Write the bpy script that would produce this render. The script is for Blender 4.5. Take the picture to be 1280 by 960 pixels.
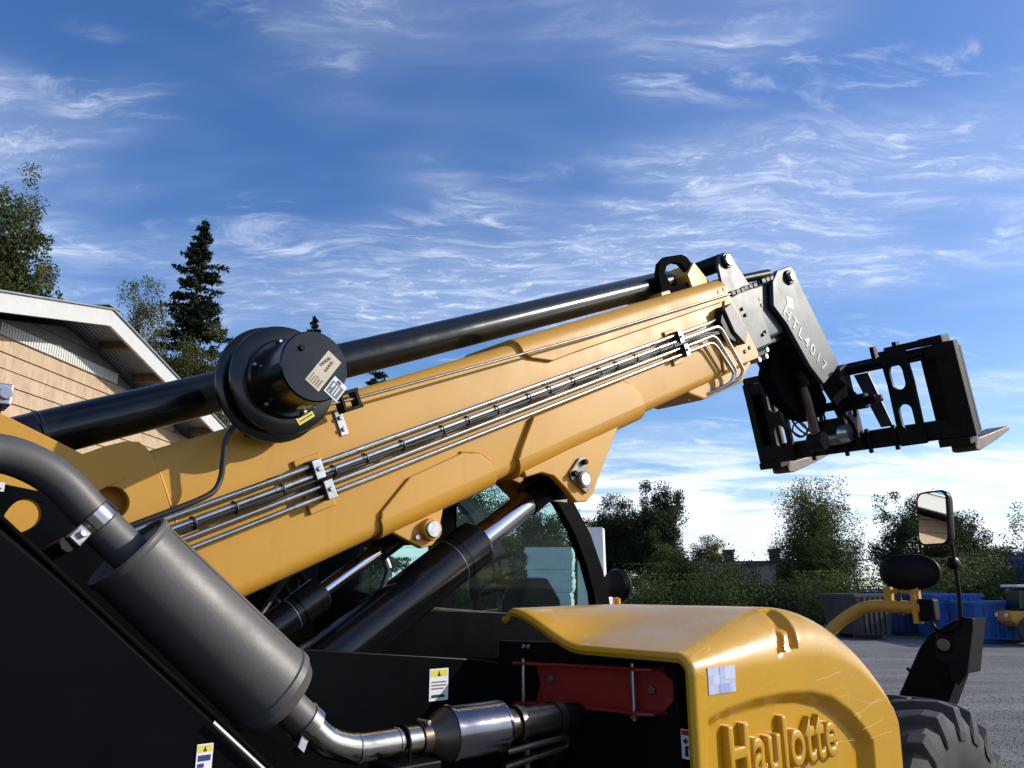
import bpy, bmesh, math, random
import numpy as np
from mathutils import Vector, Matrix

R_ = math.radians
sc = bpy.context.scene
for o in list(bpy.data.objects):
    bpy.data.objects.remove(o)
C = sc.collection

# ------------------------------------------------------------------ camera
FPX = 970.0                       # focal length in photograph pixels (1280 wide)
PITCH = R_(14.7)
EYE = 1.78
cam_d = bpy.data.cameras.new('camera')
cam_d.sensor_width = 36.0
cam_d.lens = 36.0 * FPX / 1280.0
cam_d.clip_start = 0.05
cam_d.clip_end = 4000
cam = bpy.data.objects.new('camera', cam_d)
C.objects.link(cam)
cam.location = (0, 0, EYE)
cam.rotation_euler = (math.pi / 2 + PITCH, 0, 0)
sc.camera = cam

# ------------------------------------------------------------------ sky, sun, exposure
SUN_AZ, SUN_EL = R_(85), R_(26)   # azimuth clockwise from +Y
world = bpy.data.worlds.new('World')
sc.world = world
world.use_nodes = True
nt = world.node_tree
nt.nodes.clear()
N = nt.nodes.new
L = nt.links.new
out = N('ShaderNodeOutputWorld')
bg = N('ShaderNodeBackground')
bg.inputs['Strength'].default_value = 0.15
sky = N('ShaderNodeTexSky')
sky.sky_type = 'NISHITA'
sky.sun_disc = False
sky.sun_elevation = SUN_EL
sky.sun_rotation = SUN_AZ
sky.air_density = 1.0
sky.dust_density = 0.9
sky.ozone_density = 3.0
tc = N('ShaderNodeTexCoord')
sep = N('ShaderNodeSeparateXYZ')
L(tc.outputs['Generated'], sep.inputs[0])


def wmath(op, a, b=None, c=None, clamp=False):
    n = N('ShaderNodeMath')
    n.operation = op
    n.use_clamp = clamp
    for i, v in enumerate((a, b, c)):
        if v is None:
            continue
        if isinstance(v, (int, float)):
            n.inputs[i].default_value = v
        else:
            L(v, n.inputs[i])
    return n.outputs[0]


def wramp(v, lo, hi):
    n = N('ShaderNodeMapRange')
    n.interpolation_type = 'SMOOTHSTEP'
    L(v, n.inputs['Value'])
    n.inputs['From Min'].default_value = lo
    n.inputs['From Max'].default_value = hi
    return n.outputs['Result']


SKX, SKY = 2.35, 0.4
zc = wmath('MAXIMUM', wmath('ADD', sep.outputs['Z'], 0.10), 0.03)
cu = wmath('DIVIDE', sep.outputs['X'], zc)
cv = wmath('DIVIDE', sep.outputs['Y'], zc)
comb = N('ShaderNodeCombineXYZ')
L(cu, comb.inputs[0])
L(cv, comb.inputs[1])


def wmap(src, scale, rot=0.0, loc=(0, 0, 0)):
    m = N('ShaderNodeMapping')
    L(src, m.inputs['Vector'])
    m.inputs['Scale'].default_value = scale
    m.inputs['Rotation'].default_value = (0, 0, rot)
    m.inputs['Location'].default_value = loc
    return m.outputs['Vector']


def wnoise(vec, scale, detail=6, rough=0.55, dist=0.0, lac=2.0):
    n = N('ShaderNodeTexNoise')
    L(vec, n.inputs['Vector'])
    n.inputs['Scale'].default_value = scale
    n.inputs['Detail'].default_value = detail
    n.inputs['Roughness'].default_value = rough
    n.inputs['Distortion'].default_value = dist
    n.inputs['Lacunarity'].default_value = lac
    return n.outputs['Fac']


# warp the plane so that the wisps curl
wn = N('ShaderNodeTexNoise')
L(comb.outputs[0], wn.inputs['Vector'])
wn.inputs['Scale'].default_value = 2.4
wn.inputs['Detail'].default_value = 5
wadd = N('ShaderNodeVectorMath')
wadd.operation = 'MULTIPLY_ADD'
L(wn.outputs['Color'], wadd.inputs[0])
wadd.inputs[1].default_value = (0.22, 0.20, 0)
L(comb.outputs[0], wadd.inputs[2])
warp = wadd.outputs[0]
# fibres: short threads, mostly crossing the view, others at a slant
fib1 = wnoise(wmap(warp, (1.7, 8.5, 1), R_(-5)), 2.0, 10, 0.68, 0.3)
fib2 = wnoise(wmap(warp, (2.2, 6.5, 1), R_(32), (3.1, 7.7, 0)), 1.7, 9, 0.66, 0.8)
puff = wnoise(wmap(warp, (4.0, 6.5, 1), R_(10), (1.7, 2.2, 0)), 3.2, 9, 0.72, 0.5)
patch = wnoise(wmap(comb.outputs[0], (0.8, 1.5, 1), 0, (SKX, SKY, 0)), 1.3, 3, 0.5, 0.2)
patch2 = wnoise(wmap(comb.outputs[0], (1.0, 1.3, 1), R_(20), (9.2, 3.3, 0)), 2.2, 3, 0.5, 0.3)
# a belt of broken cirrus part way up
belt = wmath('MULTIPLY', wramp(sep.outputs['Z'], 0.30, 0.38), wmath('SUBTRACT', 1.0, wramp(sep.outputs['Z'], 0.42, 0.54)))
pm = wmath('ADD', patch, wmath('MULTIPLY', belt, 0.17))
w1 = wmath('MULTIPLY', wramp(fib1, 0.45, 0.78), wramp(pm, 0.46, 0.70))
w2 = wmath('MULTIPLY', wramp(fib2, 0.47, 0.74), wramp(patch2, 0.50, 0.66))
w3 = wmath('MULTIPLY', wmath('MULTIPLY', wramp(puff, 0.46, 0.72), wramp(fib1, 0.36, 0.6)), wramp(pm, 0.50, 0.68))
veil = wmath('ADD', wmath('MULTIPLY', wramp(pm, 0.38, 0.74), 0.24), 0.0)
wisps = wmath('ADD', wmath('MAXIMUM', wmath('MULTIPLY', w3, 0.9), wmath('MAXIMUM', wmath('MULTIPLY', w1, 0.75), wmath('MULTIPLY', w2, 0.8))), veil)
# low sheets of cloud towards the horizon
low_n = wnoise(wmap(warp, (0.5, 1.05, 1), R_(-4), (0.4, 5.1, 0)), 1.9, 9, 0.62, 0.3)
low_b = wmath('SUBTRACT', 1.0, wramp(sep.outputs['Z'], 0.08, 0.215))
low = wmath('MULTIPLY', wramp(wmath('ADD', low_n, wmath('MULTIPLY', low_b, 0.20)), 0.52, 0.72), wmath('MINIMUM', wmath('MULTIPLY', low_b, 1.6), 1.0))
cl = wmath('MINIMUM', wmath('ADD', wmath('MULTIPLY', wisps, 0.72), wmath('MULTIPLY', low, 0.90)), 0.95)
mix = N('ShaderNodeMix')
mix.data_type = 'RGBA'
L(cl, mix.inputs[0])
hsv = N('ShaderNodeHueSaturation')
hsv.inputs['Hue'].default_value = 0.511
hsv.inputs['Saturation'].default_value = 1.24
L(sky.outputs[0], hsv.inputs['Color'])
L(hsv.outputs[0], mix.inputs[6])
mix.inputs[7].default_value = (6.0, 6.5, 7.3, 1)
L(mix.outputs[2], bg.inputs['Color'])
L(bg.outputs[0], out.inputs['Surface'])

sun_d = bpy.data.lights.new('sun', 'SUN')
sun_d.energy = 3.9
sun_d.angle = R_(0.53)
sun_d.color = (1.0, 0.93, 0.82)
sun = bpy.data.objects.new('sun', sun_d)
C.objects.link(sun)
sdir = Vector((math.sin(SUN_AZ) * math.cos(SUN_EL), math.cos(SUN_AZ) * math.cos(SUN_EL), math.sin(SUN_EL)))
sun.rotation_euler = sdir.to_track_quat('Z', 'Y').to_euler()
sun.location = sdir * 60

sc.view_settings.view_transform = 'Standard'
sc.view_settings.look = 'None'
sc.view_settings.exposure = 0.25
sc.view_settings.gamma = 1.0
sc.cycles.max_bounces = 8
sc.cycles.transparent_max_bounces = 24
sc.cycles.caustics_reflective = False
sc.cycles.caustics_refractive = False
sc.cycles.sample_clamp_indirect = 6
sc.cycles.use_denoising = True

# ------------------------------------------------------------------ survey helpers
# world: camera at the origin looking along +Y. machine: a = metres forward of the camera's foot,
# r = metres to the machine's right of its centre line, z = height.
HEAD = R_(49)
RCAM = 2.5
cP, sP = math.cos(PITCH), math.sin(PITCH)


def ray(px, py):
    x, y = (px - 640) / FPX, (480 - py) / FPX
    return x, cP - y * sP, sP + y * cP


def W(px, py, d):
    """a point d metres away (on the level) along a sight line"""
    X, Y, Z = ray(px, py)
    k = d / math.hypot(X, Y)
    return Vector((X * k, Y * k, EYE + Z * k))


def U(px, py, r=None, a=None):
    """sight line met with one of the machine's own planes -> (a, r, z)"""
    X, Y, Z = ray(px, py)
    da = X * math.sin(HEAD) + Y * math.cos(HEAD)
    dr = X * math.cos(HEAD) - Y * math.sin(HEAD)
    t = (r - RCAM) / dr if r is not None else a / da
    return (t * da, RCAM + t * dr, EYE + t * Z)


A0 = 2.4


def V(a, r, z):
    return Vector((a - A0, -r, z))


TH = R_(23.9)
cT, sT = math.cos(TH), math.sin(TH)


def BT(t, q, r):
    """boom frame: t along, q across (up), r to the right"""
    return V(t * cT - q * sT, r, t * sT + q * cT)


# ------------------------------------------------------------------ materials
MATS = {}


def mat(name, base, rough=0.5, metal=0.0, coat=0.0, var=0.0, vscale=6.0, dust=0.0, dustcol=(0.32, 0.28, 0.22),
        bump=0.0, bscale=60.0, spec=0.5, rvar=0.0, specks=0.0, stretch=None, scratch=0.0, ior=1.5, wear=0.0, wearcol=(0.05, 0.045, 0.04)):
    if name in MATS:
        return MATS[name]
    m = bpy.data.materials.new(name)
    m.use_nodes = True
    t = m.node_tree
    b = t.nodes['Principled BSDF']
    b.inputs['Base Color'].default_value = (*base, 1)
    b.inputs['Roughness'].default_value = rough
    b.inputs['Metallic'].default_value = metal
    b.inputs['Specular IOR Level'].default_value = spec
    b.inputs['IOR'].default_value = ior
    if coat:
        b.inputs['Coat Weight'].default_value = coat
        b.inputs['Coat Roughness'].default_value = 0.08
    tcn = t.nodes.new('ShaderNodeTexCoord')
    co = tcn.outputs['Object']
    if stretch:
        mpn = t.nodes.new('ShaderNodeMapping')
        t.links.new(co, mpn.inputs['Vector'])
        mpn.inputs['Scale'].default_value = stretch
        co = mpn.outputs['Vector']
    col = None

    def noise(scale, detail=5, rg=0.6):
        n = t.nodes.new('ShaderNodeTexNoise')
        t.links.new(co, n.inputs['Vector'])
        n.inputs['Scale'].default_value = scale
        n.inputs['Detail'].default_value = detail
        n.inputs['Roughness'].default_value = rg
        return n.outputs['Fac']

    def rng(v, lo, hi, a, b_):
        n = t.nodes.new('ShaderNodeMapRange')
        t.links.new(v, n.inputs['Value'])
        n.inputs['From Min'].default_value = lo
        n.inputs['From Max'].default_value = hi
        n.inputs['To Min'].default_value = a
        n.inputs['To Max'].default_value = b_
        return n.outputs['Result']

    def mixc(f, a, b_):
        n = t.nodes.new('ShaderNodeMix')
        n.data_type = 'RGBA'
        t.links.new(f, n.inputs[0])
        for v, i in ((a, 6), (b_, 7)):
            if isinstance(v, tuple):
                n.inputs[i].default_value = (*v[:3], 1)
            else:
                t.links.new(v, n.inputs[i])
        return n.outputs[2]

    if var:
        hi = tuple(min(1, c * (1 + var)) for c in base)
        lo = tuple(c * (1 - var) for c in base)
        col = mixc(rng(noise(vscale), 0.3, 0.7, 0, 1), lo, hi)
    if dust:
        col = mixc(rng(noise(vscale * 2.3, 8, 0.7), 0.5, 0.8, 0, dust), col if col is not None else base, dustcol)
    if specks:
        col = mixc(rng(noise(vscale * 30, 2, 0.5), 0.70, 0.76, 0, specks), col if col is not None else base, (0.5, 0.47, 0.42))
    if wear:                         # grease and soot in streaks and smears
        ws = t.nodes.new('ShaderNodeMapping')
        t.links.new(tcn.outputs['Object'], ws.inputs['Vector'])
        ws.inputs['Scale'].default_value = (7.0, 7.0, 1.6)
        wn_ = t.nodes.new('ShaderNodeTexNoise')
        t.links.new(ws.outputs['Vector'], wn_.inputs['Vector'])
        wn_.inputs['Scale'].default_value = 1.5
        wn_.inputs['Detail'].default_value = 8
        wn_.inputs['Roughness'].default_value = 0.7
        col = mixc(rng(wn_.outputs['Fac'], 0.55, 0.80, 0, wear), col if col is not None else base, wearcol)
    if scratch:                      # thin pale scratches, in a few places only
        va = t.nodes.new('ShaderNodeTexNoise')
        t.links.new(co, va.inputs['Vector'])
        va.inputs['Scale'].default_value = 5.0
        va.inputs['Detail'].default_value = 3
        va.inputs['Distortion'].default_value = 1.6
        ab = t.nodes.new('ShaderNodeMath')
        ab.operation = 'SUBTRACT'
        t.links.new(va.outputs['Fac'], ab.inputs[0])
        ab.inputs[1].default_value = 0.5
        ab2 = t.nodes.new('ShaderNodeMath')
        ab2.operation = 'ABSOLUTE'
        t.links.new(ab.outputs[0], ab2.inputs[0])
        line = rng(ab2.outputs[0], 0.0, 0.0045, 1, 0)
        where = rng(noise(3.3, 2, 0.5), 0.56, 0.64, 0, scratch)
        mu_ = t.nodes.new('ShaderNodeMath')
        mu_.operation = 'MULTIPLY'
        mu_.use_clamp = True
        t.links.new(line, mu_.inputs[0])
        t.links.new(where, mu_.inputs[1])
        col = mixc(mu_.outputs[0], col if col is not None else base, (0.75, 0.66, 0.45))
    if col is not None:
        t.links.new(col, b.inputs['Base Color'])
    if rvar:
        t.links.new(rng(noise(vscale * 1.7, 6, 0.65), 0.3, 0.75, max(0.03, rough - rvar), rough + rvar), b.inputs['Roughness'])
    if bump:
        bn = t.nodes.new('ShaderNodeBump')
        bn.inputs['Strength'].default_value = bump
        bn.inputs['Distance'].default_value = 0.01
        t.links.new(noise(bscale, 6, 0.65), bn.inputs['Height'])
        t.links.new(bn.outputs[0], b.inputs['Normal'])
    MATS[name] = m
    return m


YEL = mat('yellow_paint', (0.53, 0.268, 0.026), 0.50, var=0.06, vscale=2.0, dust=0.10, dustcol=(0.42, 0.29, 0.12), rvar=0.08, ior=1.47, wear=0.30, wearcol=(0.22, 0.12, 0.03))
HOODY = mat('yellow_plastic', (0.53, 0.282, 0.009), 0.30, coat=0.12, var=0.05, vscale=3.0, dust=0.08, dustcol=(0.50, 0.38, 0.18), rvar=0.10, scratch=0.6)
BLK = mat('black_paint', (0.0045, 0.005, 0.006), 0.20, var=0.2, vscale=5, rvar=0.06, specks=0.05, spec=0.45)
BLKP = mat('black_panel_paint', (0.0035, 0.0038, 0.0048), 0.32, var=0.2, vscale=5, rvar=0.08, ior=1.12)
BLKM = mat('black_satin', (0.0045, 0.0045, 0.005), 0.42, var=0.3, vscale=6, dust=0.02, rvar=0.1, specks=0.03, ior=1.22)
SLATE = mat('dark_grey_paint', (0.036, 0.050, 0.064), 0.46, var=0.12, vscale=4, rvar=0.08, ior=1.40)
FRAME = mat('worn_black_steel', (0.008, 0.0078, 0.0075), 0.55, var=0.4, vscale=9, dust=0.10, dustcol=(0.05, 0.04, 0.03), bump=0.15, ior=1.25)
FORKM = mat('worn_fork_steel', (0.10, 0.075, 0.06), 0.5, metal=0.4, var=0.4, vscale=8, rvar=0.12)
MUF = mat('grey_heat_paint', (0.085, 0.081, 0.079), 0.50, metal=0.2, var=0.12, vscale=5, rvar=0.08, specks=0.10, wear=0.45, wearcol=(0.05, 0.046, 0.042), bump=0.06, bscale=150)
STEEL = mat('stainless_steel', (0.44, 0.42, 0.38), 0.20, metal=1.0, var=0.12, vscale=9, rvar=0.10)
CAN_SHADE = mat('shaded_can_steel', (0.16, 0.165, 0.20), 0.16, metal=1.0, var=0.15, vscale=7, rvar=0.06)  # can steel with its colour darkened to stand for the hood's shadow
RUST_SHADE = mat('heat_stained_shaded_steel', (0.10, 0.085, 0.07), 0.36, metal=0.9, var=0.3, vscale=12, rvar=0.1)  # heat stain, plus shade over the catalyst put into the base colour
ZINC = mat('zinc_pipe', (0.46, 0.47, 0.45), 0.30, metal=1.0, var=0.12, vscale=14, rvar=0.06)
CHROME = mat('chrome_rod', (0.62, 0.63, 0.68), 0.09, metal=1.0)
RUB = mat('tyre_rubber', (0.030, 0.030, 0.031), 0.75, var=0.3, vscale=6, dust=0.3, dustcol=(0.13, 0.125, 0.12), bump=0.2, bscale=90)
HOSE = mat('hose_rubber', (0.012, 0.012, 0.012), 0.5)
REDP = mat('dark_red_paint', (0.33, 0.018, 0.016), 0.40, var=0.15, vscale=6, dust=0.08)
WHITE = mat('white_label', (0.75, 0.75, 0.76), 0.45)
LILAC = mat('pale_blue_label', (0.46, 0.50, 0.68), 0.5, var=0.15, vscale=30)
YLAB = mat('yellow_label', (0.70, 0.60, 0.07), 0.45)
BEIGE = mat('beige_label', (0.52, 0.45, 0.34), 0.5, var=0.05, vscale=20)
SILV = mat('silver_label', (0.62, 0.63, 0.64), 0.25, metal=0.7)
INK = mat('ink_black', (0.02, 0.02, 0.022), 0.5)
INKG = mat('ink_grey', (0.16, 0.14, 0.12), 0.6)
INKB = mat('ink_blue', (0.03, 0.04, 0.16), 0.5)
REDL = mat('red_label', (0.45, 0.02, 0.02), 0.45)
LETW = mat('lettering_pale', (0.40, 0.42, 0.44), 0.4)
MIRR = mat('mirror_silver', (0.85, 0.87, 0.87), 0.02, metal=1.0)
SEATM = mat('seat_fabric', (0.016, 0.016, 0.018), 0.8, bump=0.3)
BOLT = mat('bolt_steel', (0.50, 0.50, 0.50), 0.30, metal=0.9, var=0.2, vscale=40)
GREASE = mat('greasy_steel', (0.20, 0.18, 0.16), 0.4, metal=0.7, var=0.3, vscale=30)


def glass_mat(name, tint, refl=1.0):
    m = bpy.data.materials.new(name)
    m.use_nodes = True
    t = m.node_tree
    t.nodes.clear()
    o = t.nodes.new('ShaderNodeOutputMaterial')
    tr = t.nodes.new('ShaderNodeBsdfTransparent')
    tr.inputs['Color'].default_value = (*tint, 1)
    gl = t.nodes.new('ShaderNodeBsdfGlossy')
    gl.inputs['Roughness'].default_value = 0.01
    gl.inputs['Color'].default_value = (0.9, 1.0, 0.98, 1)
    fr = t.nodes.new('ShaderNodeFresnel')
    fr.inputs['IOR'].default_value = 1.22
    mx = t.nodes.new('ShaderNodeMixShader')
    t.links.new(fr.outputs[0], mx.inputs[0])
    t.links.new(tr.outputs[0], mx.inputs[1])
    t.links.new(gl.outputs[0], mx.inputs[2])
    t.links.new(mx.outputs[0], o.inputs['Surface'])
    return m


FLATB = mat('flat_black', (0.006, 0.006, 0.007), 0.9, ior=1.06, var=0.2)
GLASS = glass_mat('tinted_cab_glass', (0.66, 0.82, 0.79))

# ------------------------------------------------------------------ mesh helpers


def link(name, me, m=None, parent=None, smooth=None, bevel=0.0, seg=2):
    if m is not None:
        for x in (m if isinstance(m, (list, tuple)) else [m]):
            me.materials.append(x)
    if smooth is not None:
        me.polygons.foreach_set('use_smooth', [True] * len(me.polygons))
        if smooth < 180:
            me.set_sharp_from_angle(angle=R_(smooth))
    me.update()
    o = bpy.data.objects.new(name, me)
    C.objects.link(o)
    if parent is not None:
        o.parent = parent
    if bevel:
        b = o.modifiers.new('edge', 'BEVEL')
        b.width = bevel
        b.segments = seg
        b.limit_method = 'ANGLE'
        b.angle_limit = R_(35)
    return o


def mesh(name, verts, faces, m, parent=None, smooth=None, bevel=0.0, seg=2, fix=True):
    me = bpy.data.meshes.new(name)
    me.from_pydata([tuple(v) for v in verts], [], faces)
    if fix:
        bm = bmesh.new()
        bm.from_mesh(me)
        bmesh.ops.recalc_face_normals(bm, faces=bm.faces)
        bm.to_mesh(me)
        bm.free()
    return link(name, me, m, parent, smooth, bevel, seg)


class MB:
    """collects shapes of one part"""

    def __init__(self):
        self.v, self.f, self.mi = [], [], []

    def add(self, vs, fs, mi=0):
        n = len(self.v)
        self.v += [tuple(v) for v in vs]
        self.f += [tuple(i + n for i in f) for f in fs]
        self.mi += [mi] * len(fs)
        return self

    def hexa(self, p, mi=0):
        return self.add(p, [(0, 3, 2, 1), (4, 5, 6, 7), (0, 1, 5, 4), (1, 2, 6, 5), (2, 3, 7, 6), (3, 0, 4, 7)], mi)

    def box(self, x0, x1, y0, y1, z0, z1, fn=None, mi=0):
        p = [(x0, y0, z0), (x1, y0, z0), (x1, y1, z0), (x0, y1, z0), (x0, y0, z1), (x1, y0, z1), (x1, y1, z1), (x0, y1, z1)]
        return self.hexa([fn(*q) for q in p] if fn else p, mi)

    def prism(self, front, back, mi=0):
        n = len(front)
        fs = [tuple(range(n)), tuple(range(2 * n - 1, n - 1, -1))]
        fs += [(i, i + n, (i + 1) % n + n, (i + 1) % n) for i in range(n)]
        return self.add(list(front) + list(back), fs, mi)

    def rings(self, rings, caps=True, mi=0):
        n = len(rings[0])
        vs = [v for r in rings for v in r]
        fs = []
        for k in range(len(rings) - 1):
            for i in range(n):
                j = (i + 1) % n
                fs.append((k * n + i, k * n + j, (k + 1) * n + j, (k + 1) * n + i))
        if caps:
            fs.append(tuple(range(n - 1, -1, -1)))
            fs.append(tuple((len(rings) - 1) * n + i for i in range(n)))
        return self.add(vs, fs, mi)

    def lathe(self, p0, axis, prof, seg=32, mi=0, caps=True):
        ax = Vector(axis).normalized()
        u = ax.orthogonal().normalized()
        w = ax.cross(u)
        p0 = Vector(p0)
        rs = []
        for s, rad in prof:
            c = p0 + ax * s
            rs.append([c + u * (rad * math.cos(2 * math.pi * i / seg)) + w * (rad * math.sin(2 * math.pi * i / seg)) for i in range(seg)])
        return self.rings(rs, caps, mi)

    def cyl(self, p0, p1, r0, r1=None, seg=24, mi=0):
        p0, p1 = Vector(p0), Vector(p1)
        d = p1 - p0
        return self.lathe(p0, d, [(0, r0), (d.length, r0 if r1 is None else r1)], seg, mi)

    def tube(self, pts, rad, seg=12, mi=0):
        pts = [Vector(p) for p in pts]
        rads = rad if isinstance(rad, (list, tuple)) else [rad] * len(pts)
        rs = []
        u = None
        for i, p in enumerate(pts):
            d = (pts[min(i + 1, len(pts) - 1)] - pts[max(i - 1, 0)]).normalized()
            if u is None:
                u = d.orthogonal().normalized()
            else:
                u = (u - d * u.dot(d)).normalized()
            w = d.cross(u)
            rs.append([p + u * (rads[i] * math.cos(2 * math.pi * k / seg)) + w * (rads[i] * math.sin(2 * math.pi * k / seg)) for k in range(seg)])
        return self.rings(rs, True, mi)

    def build(self, name, m, parent=None, smooth=None, bevel=0.0, seg=2):
        me = bpy.data.meshes.new(name)
        me.from_pydata(self.v, [], self.f)
        if any(self.mi):
            me.polygons.foreach_set('material_index', self.mi)
        bm = bmesh.new()
        bm.from_mesh(me)
        bmesh.ops.recalc_face_normals(bm, faces=bm.faces)
        bm.to_mesh(me)
        bm.free()
        return link(name, me, m, parent, smooth, bevel, seg)


def fillet(pts, rad, n=6):
    """polyline with rounded corners"""
    pts = [Vector(p) for p in pts]
    res = [pts[0]]
    for i in range(1, len(pts) - 1):
        p, a, b = pts[i], pts[i - 1], pts[i + 1]
        da, db = (a - p), (b - p)
        k = min(rad, da.length * 0.48, db.length * 0.48)
        s, e = p + da.normalized() * k, p + db.normalized() * k
        for j in range(n + 1):
            t = j / n
            res.append(s * (1 - t) ** 2 + p * (2 * t * (1 - t)) + e * t * t)
    res.append(pts[-1])
    return res


def spline(pts, n=8):
    """Catmull-Rom through the points"""
    pts = [Vector(p) for p in pts]
    q = [pts[0] * 2 - pts[1]] + pts + [pts[-1] * 2 - pts[-2]]
    res = []
    for i in range(1, len(q) - 2):
        for j in range(n):
            t = j / n
            a, b, c, d = q[i - 1], q[i], q[i + 1], q[i + 2]
            res.append(0.5 * (2 * b + (c - a) * t + (2 * a - 5 * b + 4 * c - d) * t * t + (3 * b - a - 3 * c + d) * t ** 3))
    res.append(pts[-1])
    return res


def plate(name, outer, holes, thick, fn, m, parent, bevel=0.0, smooth=30):
    """flat plate with holes: 2-D outlines filled and given thickness; fn maps (x, y, depth) to a point"""
    cu_ = bpy.data.curves.new(name, 'CURVE')
    cu_.dimensions = '2D'
    cu_.fill_mode = 'BOTH'
    cu_.extrude = thick / 2
    for loop in [outer] + list(holes):
        s = cu_.splines.new('POLY')
        s.points.add(len(loop) - 1)
        for p, q in zip(s.points, loop):
            p.co = (q[0], q[1], 0, 1)
        s.use_cyclic_u = True
    ob = bpy.data.objects.new(name, cu_)
    C.objects.link(ob)
    dg = bpy.context.evaluated_depsgraph_get()
    me = bpy.data.meshes.new_from_object(ob.evaluated_get(dg))
    bpy.data.objects.remove(ob)
    bpy.data.curves.remove(cu_)
    me.materials.clear()
    for v in me.vertices:
        v.co = fn(v.co.x, v.co.y, v.co.z)
    bm = bmesh.new()
    bm.from_mesh(me)
    bmesh.ops.remove_doubles(bm, verts=bm.verts, dist=1e-5)
    bmesh.ops.recalc_face_normals(bm, faces=bm.faces)
    bm.to_mesh(me)
    bm.free()
    return link(name, me, m, parent, smooth, bevel)


def oval(cx, cy, rx, ry, n=20):
    return [(cx + rx * math.cos(2 * math.pi * i / n), cy + ry * math.sin(2 * math.pi * i / n)) for i in range(n)]


def slot(cx, cy, hw, hh, n=8):
    """upright slot with round ends"""
    res = []
    for i in range(n + 1):
        t = math.pi * i / n
        res.append((cx + hw * math.cos(t), cy + hh - hw + hw * math.sin(t)))
    for i in range(n + 1):
        t = math.pi + math.pi * i / n
        res.append((cx + hw * math.cos(t), cy - hh + hw + hw * math.sin(t)))
    return res


def text(name, body, fn, m, parent, size=1.0, extrude=0.01, bevel=0.0, offset=0.0, sx=1.0, spacing=1.0, shear=0.0):
    cu_ = bpy.data.curves.new(name, 'FONT')
    cu_.body = body
    cu_.size = size
    cu_.extrude = extrude
    cu_.bevel_depth = bevel
    cu_.bevel_resolution = 2
    cu_.offset = offset
    cu_.space_character = spacing
    cu_.shear = shear
    cu_.resolution_u = 6
    ob = bpy.data.objects.new(name, cu_)
    C.objects.link(ob)
    dg = bpy.context.evaluated_depsgraph_get()
    me = bpy.data.meshes.new_from_object(ob.evaluated_get(dg))
    bpy.data.objects.remove(ob)
    bpy.data.curves.remove(cu_)
    me.materials.clear()
    for v in me.vertices:
        v.co = fn(v.co.x * sx, v.co.y, v.co.z)
    bm = bmesh.new()
    bm.from_mesh(me)
    bmesh.ops.remove_doubles(bm, verts=bm.verts, dist=1e-6)
    bmesh.ops.recalc_face_normals(bm, faces=bm.faces)
    bm.to_mesh(me)
    bm.free()
    return link(name, me, m, parent, 40)


def sticker(name, o, u, v, nrm, w, h, layers, mats, parent):
    """printed label: a thin sheet and the printed fields on it; layers = (mat index, x0, y0, x1, y1) or polygon"""
    o, u, v, nrm = Vector(o), Vector(u).normalized(), Vector(v).normalized(), Vector(nrm).normalized()
    b = MB()
    b.box(0, w, 0, h, 0, 0.0012, lambda x, y, z: o + u * x + v * y + nrm * z, 0)
    for k, ly in enumerate(layers):
        z = 0.0016 + 0.0002 * k
        if isinstance(ly[1], (list, tuple)):
            pts = [o + u * (p[0] * w) + v * (p[1] * h) + nrm * z for p in ly[1]]
            b.add(pts, [tuple(range(len(pts)))], ly[0])
        else:
            mi, x0, y0, x1, y1 = ly
            b.add([o + u * (x * w) + v * (y * h) + nrm * z for x, y in ((x0, y0), (x1, y0), (x1, y1), (x0, y1))], [(0, 1, 2, 3)], mi)
    me = bpy.data.meshes.new(name)
    me.from_pydata(b.v, [], b.f)
    me.polygons.foreach_set('material_index', b.mi)
    return link(name, me, mats, parent)


def thing(name, label, cat, loc=(0, 0, 0), rotz=0.0, group=None):
    o = bpy.data.objects.new(name, None)
    C.objects.link(o)
    o.empty_display_size = 0.2
    o.location = loc
    o.rotation_euler = (0, 0, rotz)
    return tag(o, label, cat, group)


def tag(o, label=None, cat=None, group=None, kind=None):
    if label:
        o['label'] = label
    if cat:
        o['category'] = cat
    if group:
        o['group'] = group
    if kind:
        o['kind'] = kind
    return o

#@@PART2

# ================================================================== THE SETTING
rnd = random.Random(5)


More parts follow.
